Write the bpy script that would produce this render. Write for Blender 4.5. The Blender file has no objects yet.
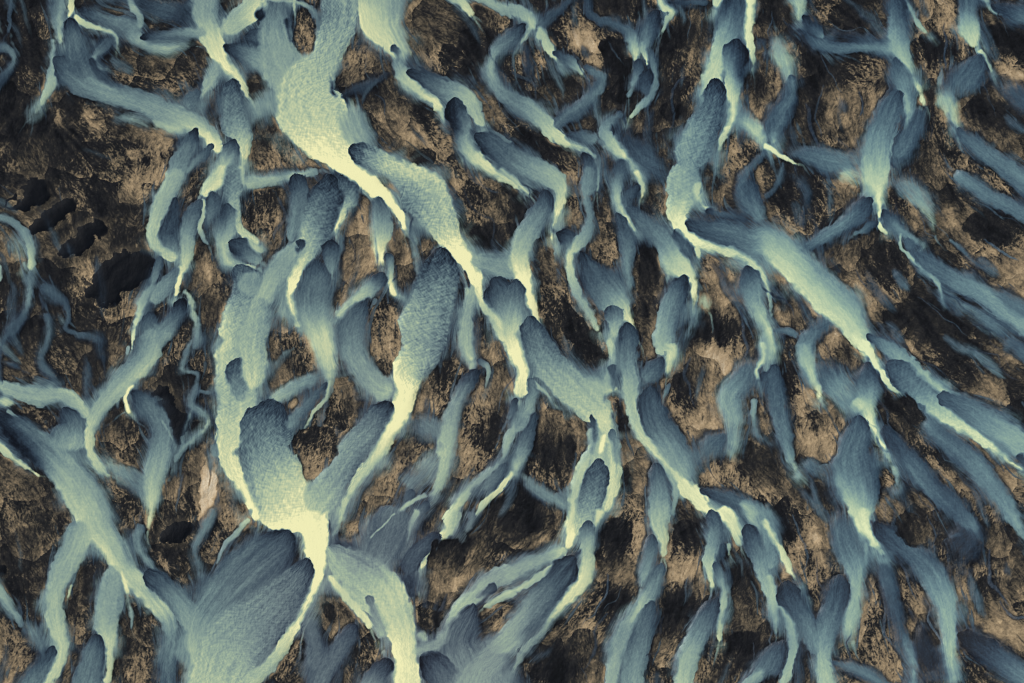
"""A braided glacial river seen from the air: traced channels and sandbars, built as one ground with real relief."""
import numpy as np
PX0, PY0, PX1, PY1 = -72.0, -72.0, 1096.0, 755.0
SP = 0.62
GW = int((PX1 - PX0) / SP) + 1
GH = int((PY1 - PY0) / SP) + 1
RNG = np.random.RandomState(7)
_PERM = RNG.permutation(4096)
_GA = RNG.rand(4096) * 2 * np.pi
_GX, _GY = np.cos(_GA).astype(np.float32), np.sin(_GA).astype(np.float32)


def gnoise(x, y, seed=0):
    """gradient noise, about -1..1"""
    xi = np.floor(x).astype(np.int64); yi = np.floor(y).astype(np.int64)
    fx = (x - xi).astype(np.float32); fy = (y - yi).astype(np.float32)
    def g(ix, iy, dx, dy):
        h = _PERM[(_PERM[(ix + seed * 131) & 4095] + iy + seed * 17) & 4095]
        return _GX[h] * dx + _GY[h] * dy
    u = fx * fx * fx * (fx * (fx * 6 - 15) + 10); v = fy * fy * fy * (fy * (fy * 6 - 15) + 10)
    a = g(xi, yi, fx, fy); b = g(xi + 1, yi, fx - 1, fy)
    c = g(xi, yi + 1, fx, fy - 1); d = g(xi + 1, yi + 1, fx - 1, fy - 1)
    return ((a + (b - a) * u) * (1 - v) + (c + (d - c) * u) * v) * 1.5


def fbm(x, y, seed=0, o=4, ridged=False):
    t = 0.0; a = 1.0; n = 0.0
    for k in range(o):
        g = gnoise(x, y, seed + k)
        t = t + a * ((1 - 2 * np.abs(g)) if ridged else g)
        n += a; a *= 0.5; x = x * 2.03 + 11.3; y = y * 2.03 + 5.7
    return t / n


def sstep(a, b, x):
    t = np.clip((x - a) / (b - a + 1e-9), 0, 1)
    return t * t * (3 - 2 * t)


def blur(a, r, cell=None):
    """three box passes, radius r in cells of 0.8 px"""
    r = int(max(1, round(r * .8 / (cell or SP))))
    for _ in range(3):
        for ax in (0, 1):
            p = np.pad(a, [(r + 1, r) if i == ax else (0, 0) for i in (0, 1)], mode='edge')
            c = np.cumsum(p, axis=ax, dtype=np.float64)
            n = a.shape[ax]
            if ax == 0:
                a = (c[2 * r + 1:2 * r + 1 + n] - c[:n]) / (2 * r + 1)
            else:
                a = (c[:, 2 * r + 1:2 * r + 1 + n] - c[:, :n]) / (2 * r + 1)
    return a.astype(np.float32)


def bilin(a, x, y):
    h, w = a.shape
    x = np.clip(x, 0, w - 1.001); y = np.clip(y, 0, h - 1.001)
    xi = x.astype(np.int32); yi = y.astype(np.int32)
    fx = x - xi; fy = y - yi
    return (a[yi, xi] * (1 - fx) + a[yi, xi + 1] * fx) * (1 - fy) + (a[yi + 1, xi] * (1 - fx) + a[yi + 1, xi + 1] * fx) * fy


def parse(txt):
    out = []; ox = oy = 0
    TX = [0, 256, 512, 768]; TY = [0, 171, 342, 512]
    for ln in txt.strip().splitlines():
        ln = ln.strip()
        if not ln: continue
        if ln[0] == 'T':
            _, c, r = ln.split(); ox, oy = TX[int(c)], TY[int(r)]; continue
        head, body = ln.split(':')
        tk = head.split()
        st = dict(kind=tk[0], R=False, sA=1.1, sB=1.1, o=1.0, c=0.25, e=0.0, r=0.0)
        if tk[0] in 'dpb': st['sA'] = st['sB'] = dict(d=9.0, p=1.0, b=1.6)[tk[0]]; st['r'] = dict(d=3.4, p=3.2, b=2.0)[tk[0]]
        for k in tk[1:]:
            if k == 'R': st['R'] = True
            elif k[0] == 's': st['sA'] = st['sB'] = float(k[1:])
            elif k[0] == 'A': st['sA'] = float(k[1:])
            elif k[0] == 'B': st['sB'] = float(k[1:])
            else: st[k[0]] = float(k[1:])
        pts = []
        for q in body.split(','):
            v = [float(z) for z in q.split()]
            if len(v) == 4: v.append(v[3])
            pts.append([ox + v[0] / 4, oy + v[1] / 4, v[2] / 4, v[3], v[4]])
        st['p'] = np.array(pts)
        out.append(st)
    return out


def spline(P, step):
    n = len(P)
    if n == 1:
        a = P[0].copy(); b = P[0].copy(); a[1] -= a[2] * .8; b[1] += b[2] * .8; P = np.vstack([a, b]); n = 2
    if n == 2:
        P = np.vstack([P[0], (P[0] + P[1]) / 2, P[1]]); n = 3
    ext = np.vstack([2 * P[0] - P[1], P, 2 * P[-1] - P[-2]])
    ext[:, 2:] = np.vstack([P[0], P, P[-1]])[:, 2:]
    d = np.maximum(np.hypot(*(np.diff(ext[:, :2], axis=0).T)), 1e-3) ** 0.5
    t = np.concatenate([[0], np.cumsum(d)])
    res = []
    for i in range(1, n):
        seg = np.hypot(*(ext[i + 1, :2] - ext[i, :2]))
        m = max(2, int(seg / step))
        tt = np.linspace(t[i], t[i + 1], m, endpoint=(i == n - 1))[:, None]
        p0, p1, p2, p3 = ext[i - 1:i + 3]; t0, t1, t2, t3 = t[i - 1:i + 3]
        a1 = (t1 - tt) / (t1 - t0) * p0 + (tt - t0) / (t1 - t0) * p1
        a2 = (t2 - tt) / (t2 - t1) * p1 + (tt - t1) / (t2 - t1) * p2
        a3 = (t3 - tt) / (t3 - t2) * p2 + (tt - t2) / (t3 - t2) * p3
        b1 = (t2 - tt) / (t2 - t0) * a1 + (tt - t0) / (t2 - t0) * a2
        b2 = (t3 - tt) / (t3 - t1) * a2 + (tt - t1) / (t3 - t1) * a3
        c = (t2 - tt) / (t2 - t1) * b1 + (tt - t1) / (t2 - t1) * b2
        # widths and tones: plain linear, no overshoot
        f = (tt - t1) / (t2 - t1)
        c[:, 2:] = (p1 + (p2 - p1) * f)[:, 2:]
        res.append(c)
    return np.vstack(res)


def smooth1(a, k):
    if k < 2 or len(a) < 3: return a
    w = np.hanning(2 * k + 1); w /= w.sum()
    return np.convolve(np.pad(a, k, mode='edge'), w, mode='valid')


def extend(p):
    """strokes that leave the frame run on to the edge of the built ground"""
    def outside(q): return q[0] < 3 or q[0] > 1021 or q[1] < 3 or q[1] > 680
    p = list(map(list, p))
    for end in (0, -1):
        q = p[end]; nb = p[1] if end == 0 else p[-2]
        d = np.array(q[:2]) - np.array(nb[:2]); L = np.hypot(*d)
        d = d / max(L, 1e-3)
        outw = (q[0] < 3 and d[0] < -.2) or (q[0] > 1021 and d[0] > .2) or (q[1] < 3 and d[1] < -.2) or (q[1] > 680 and d[1] > .2)
        if outside(q) and outw:
            w = max(q[2], 4)
            e1 = [q[0] + d[0] * 45 + d[1] * 9, q[1] + d[1] * 45 - d[0] * 9, w, q[3] * .6 + 2, q[4] * .6 + 2]
            e2 = [q[0] + d[0] * 120 - d[1] * 6, q[1] + d[1] * 120 + d[0] * 6, w * .8, q[3] * .6 + 2.4, q[4] * .6 + 2.4]
            if end == 0: p = [e2, e1] + p
            else: p = p + [e1, e2]
    return np.array(p)


def veils(hand):
    """the thin sheet of water that spreads over the sand on either side of every traced channel"""
    rg = np.random.RandomState(5); out = []
    for st in hand:
        if st['kind'] != 'w': continue
        p = extend(st['p'])
        w = p[:, 2].max(); r = rg.rand(4)
        if w < 1.3: continue
        d0 = p[0, :2] - p[1, :2]; d0 = d0 / max(np.hypot(*d0), 1e-3); d1 = p[-1, :2] - p[-2, :2]; d1 = d1 / max(np.hypot(*d1), 1e-3)
        a = p[0].copy(); a[:2] += d0 * (4 + 4 * r[0]); b = p[-1].copy(); b[:2] += d1 * (8 + 10 * r[1])
        q = np.vstack([a, p, b]); g = 3.0 + 1.5 * r[2] + .55 * w
        q[:, 2] = np.maximum(q[:, 2], .35 * w) + g
        tm = np.clip((q[:, 3] + q[:, 4]) / 2 * .62 + 1.1, 2.4, 6.0)
        q[:, 3] = tm; q[:, 4] = tm
        out.append(dict(kind='w', R=False, sA=g * 1.7 + 1, sB=g * 1.7 + 1, o=.5 + .3 * r[3], c=.1, e=14.0, r=0.0, p=q, auto=1, veil=1))
    return out


def trickles(hand):
    """minor threads and films that leave the traced channels and run down the plain"""
    c = 8.0; w_ = int((PX1 - PX0) / c) + 2; h_ = int((PY1 - PY0) / c) + 2
    ux = np.zeros((h_, w_), np.float32); uy = ux.copy(); dens = ux.copy()
    for st in hand:
        if st['kind'] != 'w': continue
        C = spline(extend(st['p']), 3.0)
        dx, dy = np.gradient(C[:, 0]), np.gradient(C[:, 1]); n = np.maximum(np.hypot(dx, dy), 1e-5)
        ix = np.clip((C[:, 0] - PX0) / c, 0, w_ - 1).astype(int); iy = np.clip((C[:, 1] - PY0) / c, 0, h_ - 1).astype(int)
        np.add.at(ux, (iy, ix), dx / n * np.sqrt(C[:, 2])); np.add.at(uy, (iy, ix), dy / n * np.sqrt(C[:, 2])); np.add.at(dens, (iy, ix), C[:, 2])
    ux = blur(ux, 3, .8) + .002; uy = blur(uy, 3, .8) + .006
    n = np.hypot(ux, uy); ux /= n; uy /= n
    rg = np.random.RandomState(23); out = []
    def walk(x, y, L, wob, sd):
        pts = []; k = int(L / 4)
        for i in range(k):
            a = bilin(ux, np.array((x - PX0) / c - .5), np.array((y - PY0) / c - .5)); b = bilin(uy, np.array((x - PX0) / c - .5), np.array((y - PY0) / c - .5))
            th = np.arctan2(float(b), float(a)) + wob * float(gnoise(np.array(x / 17. + sd), np.array(y / 17.), 71)) * 1.6
            x += 4 * np.cos(th); y += 4 * np.sin(th); pts.append((x, y))
        return np.array(pts[::3]) if len(pts) > 8 else None
    def walk2(x, y, th0, L, wob, sd, back=False):
        pts = [(x, y)]; sg = -1.0 if back else 1.0
        for i in range(int(L / 3)):
            a = float(bilin(ux, np.array((x - PX0) / c - .5), np.array((y - PY0) / c - .5))) * sg; b = float(bilin(uy, np.array((x - PX0) / c - .5), np.array((y - PY0) / c - .5))) * sg
            k = min(1.0, i * 3 / 14.0); vx = np.cos(th0) * (1 - k) + a * k; vy = np.sin(th0) * (1 - k) + b * k
            th = np.arctan2(vy, vx) + wob * float(gnoise(np.array(x / 15. + sd), np.array(y / 15.), 75)) * 1.5
            x += 3 * np.cos(th); y += 3 * np.sin(th); pts.append((x, y))
        return np.array(pts[::3])
    for st in hand:
        if st['kind'] != 'w': continue
        p = st['p']
        for end in (-1, 0):
            q = p[end]; nb = p[-2] if end == -1 else p[1]
            if not (4 < q[0] < 1020 and 4 < q[1] < 679): continue
            th = np.arctan2(q[1] - nb[1], q[0] - nb[0]); t_ = (q[3] + q[4]) / 2
            for j in range(2 if end == -1 else 1):
                r = rg.rand(5)
                if end == 0 and r[4] < .35: continue
                pp = walk2(q[0] - 3 * np.cos(th), q[1] - 3 * np.sin(th), th + (r[0] - .5) * .8, 12 + 24 * r[1], .3, r[2] * 40, end == 0)
                if len(pp) < 3: continue
                m = len(pp); w0 = min(max(q[2], 1.4), 4.0) * (.6 + .5 * r[3])
                tt = np.linspace(min(t_, 7.5) * .9, max(2.4, min(t_, 6) * .62), m)
                a = np.column_stack([pp, np.linspace(w0, .5, m), tt, tt])
                if end == 0: a = a[::-1].copy()
                out.append(dict(kind='w', R=False, sA=2.4, sB=2.4, o=.4 + .35 * r[4], c=.1, e=9.0, r=0.0, p=a, auto=1))
    for kind, gap in (('film', 34.0), ('thread', 27.0)):
        for gy_ in np.arange(-70, 750, gap):
            for gx_ in np.arange(-80, 1100, gap):
                x = gx_ + rg.rand() * gap; y = gy_ + rg.rand() * gap; r = rg.rand(6)
                wet = .42 + .38 * float(sstep(640, 900, np.array(x))) + .25 * float(sstep(150, 20, np.array(y))) + .15 * float(sstep(200, 60, np.array(x)))
                if r[0] > wet * (.75 if kind == 'film' else .45) * (.4 + .6 * float(sstep(90, 320, np.array(x)))): continue
                if kind == 'film':
                    p = walk(x, y, 30 + 60 * r[1], .35, r[5] * 50)
                    if p is None: continue
                    w = 2.2 + 4.5 * r[2]; m = len(p); t0 = 2.0 + 1.2 * r[3]
                    prof = np.sin(np.linspace(.25, 2.9, m)); a = np.column_stack([p, w * prof, np.linspace(t0, t0 + 1.6 * r[4], m), np.linspace(t0, t0 + 1.2, m)])
                    out.append(dict(kind='w', R=False, sA=5.5, sB=5.5, o=.35 + .4 * r[4], c=.1, e=10.0, r=0.0, p=a, auto=1))
                else:
                    p = walk(x, y, 26 + 70 * r[1], .8, r[5] * 50)
                    if p is None: continue
                    w = .6 + 1.6 * r[2] ** 2; m = len(p); t0 = 1.2 + 1.6 * r[3]
                    a = np.column_stack([p, w * np.sin(np.linspace(.5, 2.95, m)), np.linspace(t0, t0 + 1.2 * r[4], m), np.linspace(t0, t0 + 1.2 * r[4], m)])
                    out.append(dict(kind='w', R=False, sA=1.3, sB=1.3, o=.4 + .4 * r[4], c=.1, e=10.0, r=0.0, p=a, auto=1))
    return out


def compute(water_txt, land_txt, tone_txt):
    gy, gx = np.mgrid[0:GH, 0:GW].astype(np.float32)
    X = PX0 + gx * SP; Y = PY0 + gy * SP
    # domain warp that roughens every traced edge
    WX = .8 * gnoise(X / 11, Y / 11, 3) + .55 * gnoise(X / 4.2, Y / 4.2, 4) + .6 * gnoise(X / 30, Y / 30, 5)
    WY = .8 * gnoise(X / 11, Y / 11, 6) + .55 * gnoise(X / 4.2, Y / 4.2, 7) + .6 * gnoise(X / 30, Y / 30, 8)
    tone = np.array([[float(c) for c in r.strip()] for r in tone_txt.strip().splitlines()], np.float32)
    L = bilin(np.pad(tone, 4, mode='edge'), X / 32 - .5 + 4, Y / 34.15 - .5 + 4)
    L = (L - 3.5) * 1.35 + 3.65 - .7 * sstep(420, 120, X) * sstep(-60, 60, 620 - Y)
    SM = np.zeros((GH, GW), np.float32); H = np.zeros((GH, GW), np.float32); A = np.zeros((GH, GW), np.float32); W = np.zeros_like(A); Pm = np.zeros_like(A)
    FX = np.zeros_like(A); FY = np.zeros_like(A)
    hand = parse(water_txt)  # dark tongue heads: deep scour pools, with slip-face shadow painted into the tone
    strokes = parse(land_txt) + veils(hand) + trickles(hand) + hand
    for si, st in enumerate(strokes):
        p = extend(st['p']) if st['kind'] == 'w' and 'auto' not in st else st['p']
        C = spline(p, .5)
        for k in range(2, 5): C[:, k] = smooth1(C[:, k], min(24, len(C) // 6))
        sm = min(6, len(C) // 8)
        C[:, 0] = smooth1(C[:, 0], sm); C[:, 1] = smooth1(C[:, 1], sm)
        if st['R']:
            hw0 = C[0, 2]; d = C[0, :2] - C[min(len(C) - 1, 6), :2]; d = d / max(np.hypot(*d), 1e-3)
            m = max(2, int(hw0 * .4 / .4)); q = np.repeat(C[:1], m, 0)
            q[:, :2] += d * np.linspace(hw0 * .4, 0, m, endpoint=False)[:, None]
            C = np.vstack([q, C])
        if st['kind'] == 'w' and 'veil' not in st: C[:, 2] += .35 * (max(st['sA'], st['sB']) - 1.1) * np.clip(C[:, 2] / 4, 0, 1)
        ds = np.hypot(np.gradient(C[:, 0]), np.gradient(C[:, 1]))
        S = np.concatenate([[0], np.cumsum(np.hypot(np.diff(C[:, 0]), np.diff(C[:, 1])))])
        Lt = S[-1]
        hw = C[:, 2].copy()
        if st['R']:
            rr = max(hw0 * 1.5, 1); hw = hw * np.sqrt(np.clip(1 - (1 - np.clip(S / rr, 0, 1)) ** 2, 0.0, 1))
        if st['kind'] == 'w' and max(st['sA'], st['sB']) <= 4.5:
            def inside(q): return -90 < q[0] < 1114 and -90 < q[1] < 773
            if inside(C[-1]):
                rr = max(min(C[-1, 2] * 1.6, Lt * .35), 1e-3); hw = hw * np.sqrt(np.clip(1 - (1 - np.clip((Lt - S) / rr, 0, 1)) ** 2, 0.02, 1))
            if not st['R'] and inside(C[0]):
                rr = max(min(C[0, 2] * 1.3, Lt * .35), 1e-3); hw = hw * np.sqrt(np.clip(1 - (1 - np.clip(S / rr, 0, 1)) ** 2, 0.02, 1))
        Tx = smooth1(np.gradient(C[:, 0]), min(14, len(C) // 6)); Ty = smooth1(np.gradient(C[:, 1]), min(14, len(C) // 6))
        nrm = np.maximum(np.hypot(Tx, Ty), 1e-6); Tx /= nrm; Ty /= nrm
        soft = max(st['sA'], st['sB'])
        # dense samples over the ribbon, splatted onto the grid
        pad = 1.0
        mw = (hw + pad)
        nv = max(5, int(2 * mw.max() / .36))
        # resample along s so the outer edge of bends stays dense
        nu = max(8, int(Lt / .25)); su = np.linspace(0, Lt, nu)
        ip = lambda a: np.interp(su, S, a)
        cx, cy, hh, ta, tb, tx, ty = map(ip, (C[:, 0], C[:, 1], hw, C[:, 3], C[:, 4], Tx, Ty))
        v = np.linspace(-1, 1, nv)[None, :]
        hp = (hh + pad)[:, None]
        off = v * hp                                     # px from the centreline
        sx = cx[:, None] + off * ty[:, None]; sy = cy[:, None] - off * tx[:, None]
        jx = np.clip(((sx - PX0) / SP).astype(np.int32), 0, GW - 1); jy = np.clip(((sy - PY0) / SP).astype(np.int32), 0, GH - 1)
        if st['kind'] != 'p' or True:
            sx = sx + WX[jy, jx]; sy = sy + WY[jy, jx]
        ix = np.rint((sx - PX0) / SP).astype(np.int32); iy = np.rint((sy - PY0) / SP).astype(np.int32)
        x0, x1 = max(ix.min() - 1, 0), min(ix.max() + 2, GW); y0, y1 = max(iy.min() - 1, 0), min(iy.max() + 2, GH)
        if x1 - x0 < 2 or y1 - y0 < 2: continue
        ok = ((ix >= x0) & (ix < x1) & (iy >= y0) & (iy < y1)).ravel()
        idx = ((iy - y0) * (x1 - x0) + (ix - x0)).ravel()[ok]
        sz = (y1 - y0) * (x1 - x0); shp = (y1 - y0, x1 - x0)
        # v first for edges: average samples falling in a cell
        order = ok
        cnt = np.bincount(idx, minlength=sz).reshape(shp)
        def splat(val):
            b = np.broadcast_to(val, (nu, nv)).ravel()[order]
            return np.bincount(idx, weights=b, minlength=sz).reshape(shp)
        wv = np.clip(off / np.maximum(hh[:, None], .3), -1, 1)
        f = (wv + 1) / 2; f = f * f * (3 - 2 * f)
        # v=-1 is side "A": for a stroke heading down the screen off<0 must be the west side
        t = ta[:, None] * (1 - f) + tb[:, None] * f
        eA = hh[:, None] + off; eB = hh[:, None] - off      # px inside each edge
        al = np.clip((eA + .5) / st['sA'], 0, 1) * np.clip((eB + .5) / st['sB'], 0, 1)
        chans = [t, np.minimum(eA, eB), su[:, None], off / hp * max(hh.mean(), 2), tx[:, None], ty[:, None], eA, eB]
        M = cnt > 0
        vals = [splat(c) / np.maximum(cnt, 1) for c in chans]
        # fill pin holes
        for _ in range(2):
            k = np.pad(M.astype(np.float32), 1); nbr = sum(k[1 + a:k.shape[0] - 1 + a, 1 + b:k.shape[1] - 1 + b] for a in (-1, 0, 1) for b in (-1, 0, 1))
            hole = (~M) & (nbr >= 4)
            if not hole.any(): break
            for q in range(len(vals)):
                kk = np.pad(vals[q] * M, 1)
                s_ = sum(kk[1 + a:kk.shape[0] - 1 + a, 1 + b:kk.shape[1] - 1 + b] for a in (-1, 0, 1) for b in (-1, 0, 1))
                vals[q][hole] = (s_ / np.maximum(nbr, 1))[hole]
            M = M | hole
        t, e, s, n, txx, tyy, eA, eB = vals
        Xl, Yl = X[y0:y1, x0:x1], Y[y0:y1, x0:x1]
        if st['kind'] == 'w' and 'auto' not in st: st['r'] = min(1.5, .22 * hh.max())
        if st['r'] > 0:
            rg = st['r'] * (gnoise(s / 3.2, n / 1.6 + si * 7.7, 20) * .15 + gnoise(Xl / 3.5, Yl / 3.5, 21) * .35 + gnoise(Xl / 9, Yl / 9, 22) * 1.2)
            eA = eA + rg - st['r'] * .2; eB = eB + rg - st['r'] * .2
        if st['kind'] in 'd': st['sA'] = st['sB'] = min(9.0, .65 * hh.max()) if st['p'][:, 3].max() < 7.8 else 2.0
        def edge(d, sft): return sstep(-.5, np.maximum(sft - .5, .35), d)
        xs_ = 0.0
        if st['kind'] == 'd' and st['R']: xs_ = -(1 - sstep(hw0 * .6, hw0 * 2.0 + 4, s)) * (st['sA'] - 2.0)
        if st['kind'] == 'w':
            # over water already there only the head of a tongue has a crisp front; the sides blend
            hd = 1 - sstep(hw0 * .8, hw0 * 2.6 + 4, s) if st['R'] else 0.0
            xs_ = np.clip(A[y0:y1, x0:x1], 0, 1) * (1 - hd) * np.clip(hh.max() * .75, .8, 6)
        if st['kind'] == 'w':
            vs = np.clip(.7 + 2.9 * gnoise(Xl / 26, Yl / 26, 26), 0, 4) * np.clip(hh.max() / 7, .2, 1) * (.3 + .7 * sstep(8, 5.5, t))
            xs_ = xs_ + vs * (1 - .7 * hd)
        al = edge(eA, st['sA'] + xs_) * edge(eB, st['sB'] + xs_) * st['o']
        cov = np.clip(A[y0:y1, x0:x1], 0, 1) if st['kind'] == 'w' else 0.0
        tail = st['e'] if st['e'] else (4.0 + np.maximum(cov, min(1, max(hh[-1] - 1.5, 0) / 3)) * hh[-1] * 1.4 + (hh[-1] * .3 if soft > 4.5 else 0) if st['kind'] == 'w' else 8.0)
        if not st['R']: al = al * sstep(0, 3.0 + cov * hh[0] * 1.2 + (hh[0] * 1.2 if soft > 4.5 else 0), s)
        al = al * sstep(0, tail, Lt - s)
        if st['kind'] == 'w':
            # feathered banks break up into filaments along the flow
            fn = gnoise(s / 18, n / 2.0 + si * 3.1, 24) * .24 + gnoise(s / 8, n / .9, 25) * .06
            if 'veil' in st: fn = fn * .45 + 1.3 * gnoise(Xl / 30, Yl / 30, 28) + .5 * gnoise(Xl / 9, Yl / 9, 29) - .25
            al = np.clip(al + fn * al * (1 - al) * 2.6, 0, 1)
        al = np.where(M, al, 0).astype(np.float32)
        if st['kind'] == 'w':
            big = np.clip(hh.max() / 10, .35, 1)
            str_ = gnoise(s / 15, n / 1.25 + si * 5.3, 30) * .45 + gnoise(s / 34, n / 3.1 + si, 31) * .6 + gnoise(s / 8, n / .75, 32) * .3
            c1 = gnoise((s + 1.3 * n) / 9, (s - 1.3 * n) / 2.3, 33); c2 = gnoise((s - 1.3 * n) / 9, (s + 1.3 * n) / 2.3, 34)
            cr = .62 * (c1 + c2)
            t = t + (str_ * .42 + cr * (st['c'] + .12) * .75) * big + .05 * gnoise(Xl / 1.4, Yl / 1.4, 36) + ((.18 * gnoise(s / 45, n / 1.8, 37) + .42 * gnoise(s / 40 + .1 * n, n / 6.0, 38)) * (.6 + gnoise(Xl / 20, Yl / 20, 39)) if hh.max() > 16 else 0) + .25 + .35 * (.5 - np.clip(n / np.maximum(hh.mean(), 2), -1, 1) ** 2)
            if 'veil' in st: t = t - 2.6 * (1 - np.clip(np.maximum(e, 0) / (soft * .62), 0, 1)) * sstep(-.3, .3, gnoise(Xl / 34, Yl / 34, 35))
            # bank shadow painted in: the water tone drops along its edges
            bw = 1.3 + .30 * hh.max() * np.clip(1.1 + gnoise(Xl / 30, Yl / 30, 27), .2, 1.8)
            t = t - (.75 if soft < 4.5 else .2) * np.exp(-np.maximum(e, 0) / bw) * (1 - np.clip(A[y0:y1, x0:x1], 0, 1)) * np.clip(t / 4, .3, 1) * sstep(8.2, 5.0, t) * (hh.max() > 2.5)
            t = np.where(t < 8, 5.2 + (t - 5.2) * 1.12 - .2, t)
            t = np.clip(t, 0, 10.3)
            a0 = A[y0:y1, x0:x1]; w0 = W[y0:y1, x0:x1]
            na = al + a0 * (1 - al)
            W[y0:y1, x0:x1] = np.where(na > 1e-4, (t * al + w0 * a0 * (1 - al)) / np.maximum(na, 1e-4), w0)
            A[y0:y1, x0:x1] = na
            if soft > 4.5 and 'auto' not in st: SM[y0:y1, x0:x1] = np.maximum(SM[y0:y1, x0:x1], al * sstep(4.8, 6.5, t))
            FX[y0:y1, x0:x1] += np.where(M, txx, 0); FY[y0:y1, x0:x1] += np.where(M, tyy, 0)
            Pm[y0:y1, x0:x1] *= 1 - al
        else:
            l0 = L[y0:y1, x0:x1]
            L[y0:y1, x0:x1] = l0 * (1 - al) + t * al
            H[y0:y1, x0:x1] = np.maximum(H[y0:y1, x0:x1], al)
            if st['kind'] == 'b': A[y0:y1, x0:x1] *= 1 - al
            if st['kind'] == 'p': Pm[y0:y1, x0:x1] = np.maximum(Pm[y0:y1, x0:x1], al)
            else: Pm[y0:y1, x0:x1] *= 1 - al
    # dry silt fans where pale water shoals
    halo = np.clip(blur(SM, 8) * 1.7 * (1 + .4 * gnoise(X / 12, Y / 12, 63)), 0, 1)
    L = L * (1 - .92 * halo) + 7.0 * .92 * halo; H = np.maximum(H, halo)
    # flow direction everywhere
    fx = blur(FX, 28) + .02; fy = blur(FY, 28) + .06
    for _ in range(1):
        n = np.hypot(fx, fy); fx /= n; fy /= n
        fx = blur(fx, 10); fy = blur(fy, 10)
    n = np.maximum(np.hypot(fx, fy), 1e-4); fx /= n; fy /= n
    # streaks: white noise smeared along the flow
    def lic(src, ux, uy, half, step=1.0):
        acc = src.copy(); 
        for sg in (1, -1):
            px, py = gx.copy(), gy.copy()
            for k in range(half):
                jx = np.clip(px, 0, GW - 1).astype(np.int32); jy = np.clip(py, 0, GH - 1).astype(np.int32)
                px += sg * step * ux[jy, jx]; py += sg * step * uy[jy, jx]
                acc += bilin(src, px, py)
        acc -= acc.mean(); return acc / acc.std()
    r1 = RNG.rand(GH, GW).astype(np.float32)
    tw = .5 * gnoise(X / 26, Y / 26, 61)                     # the rills wander
    ca, sa = np.cos(tw), np.sin(tw)
    ux, uy = fx * ca - fy * sa, fx * sa + fy * ca
    along = lic(r1, ux, uy, 9)
    fine = lic(RNG.rand(GH, GW).astype(np.float32), ux, uy, 4)
    across = lic(RNG.rand(GH, GW).astype(np.float32), -uy, ux, 6)
    def smear(src, half, step):
        acc = src.copy(); n_ = 1
        for sg in (1, -1):
            px, py = gx.copy(), gy.copy()
            for k in range(half):
                jx = np.clip(px, 0, GW - 1).astype(np.int32); jy = np.clip(py, 0, GH - 1).astype(np.int32)
                px += sg * step * ux[jy, jx]; py += sg * step * uy[jy, jx]
                acc += bilin(src, px, py); n_ += 1
        return acc / n_
    L = .35 * L + .65 * smear(L + 3.4 * gnoise(X / 5.5, Y / 5.5, 76) + 2.2 * gnoise(X / 12, Y / 12, 77), 12, 1.9)
    # land
    wx = X + 7 * gnoise(X / 30, Y / 30, 40); wy = Y + 7 * gnoise(X / 30, Y / 30, 41)
    blot = fbm(wx / 38, wy / 38, 42, 5)
    mid = fbm(wx / 13, wy / 13, 43, 4)
    rid = fbm(wx / 17, wy / 17, 44, 4, True)
    rid2 = fbm(wx / 7, wy / 7, 45, 3, True)
    dom = sstep(-.25, .35, gnoise(X / 55, Y / 55, 46))          # where the cross rills show
    warp = 0.25 * along
    big = fbm((wx + warp * ux) / 22, (wy + warp * uy) / 22, 48, 5)
    # lobes of sediment: each dark and wet at its upstream front, drying to pale silt downstream
    CS = 46.0
    cxp = X + 5 * gnoise(X / 13, Y / 13, 50) + 9 * gnoise(X / 34, Y / 34, 51) + warp * .5 * ux; cyp = Y + 5 * gnoise(X / 13, Y / 13, 52) + 9 * gnoise(X / 34, Y / 34, 53) + warp * .5 * uy
    ci = np.floor(cxp / CS).astype(np.int32); cj = np.floor(cyp / CS).astype(np.int32)
    best = np.full((GH, GW), 1e9, np.float32); sec = best.copy(); lob = np.zeros_like(best); idv = np.zeros_like(best)
    sfx, sfy = blur(fx, 25), blur(fy, 25); q = np.maximum(np.hypot(sfx, sfy), 1e-3); sfx, sfy = sfx / q, sfy / q
    angf = np.arctan2(sfy, sfx); lang = np.zeros_like(best)
    for dj in (-2, -1, 0, 1, 2):
        for di in (-2, -1, 0, 1, 2):
            a_ = ci + di; b_ = cj + dj
            h = _PERM[(_PERM[a_ & 4095] + b_) & 4095]; h2 = _PERM[(h + 77) & 4095]; h3 = _PERM[(h + 901) & 4095]
            px = (a_ + .12 + .76 * h / 4096.) * CS; py = (b_ + .12 + .76 * h2 / 4096.) * CS
            dx = cxp - px; dy = cyp - py
            al_ = dx * sfx + dy * sfy; ac_ = -dx * sfy + dy * sfx
            m = np.hypot(al_ / 1.5, ac_) * (.8 + .5 * h3 / 4096.)
            nb = m < best
            sec = np.where(nb, best, np.minimum(sec, m))
            lob = np.where(nb, al_ / (CS * 1.5), lob); ii = np.clip(((py - PY0) / SP), 0, GH - 1).astype(np.int32), np.clip(((px - PX0) / SP), 0, GW - 1).astype(np.int32); lang = np.where(nb, angf[ii], lang); idv = np.where(nb, h3 / 4096., idv); best = np.where(nb, m, best)
    seam = sec - best
    longs = lic(blur(RNG.rand(GH, GW).astype(np.float32) - .5, 1), ux, uy, 22, 1.3)
    frag = sstep(.15, .55, fbm(X / 40, Y / 40, 56, 3) * .5 + .5)
    lt = 1.3 + 5.2 * sstep(-.55, .5, lob + .32 * big + .14 * mid) + (idv - .5) * 1.4
    Lb = L * (.7 + .3 * H) + lt * (.3 - .3 * H) - .1
    # fine ridges, parallel within each lobe and turned from one lobe to the next
    ang = lang + (idv - .5) * 1.0
    ct, st_ = np.cos(ang), np.sin(ang)
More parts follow.
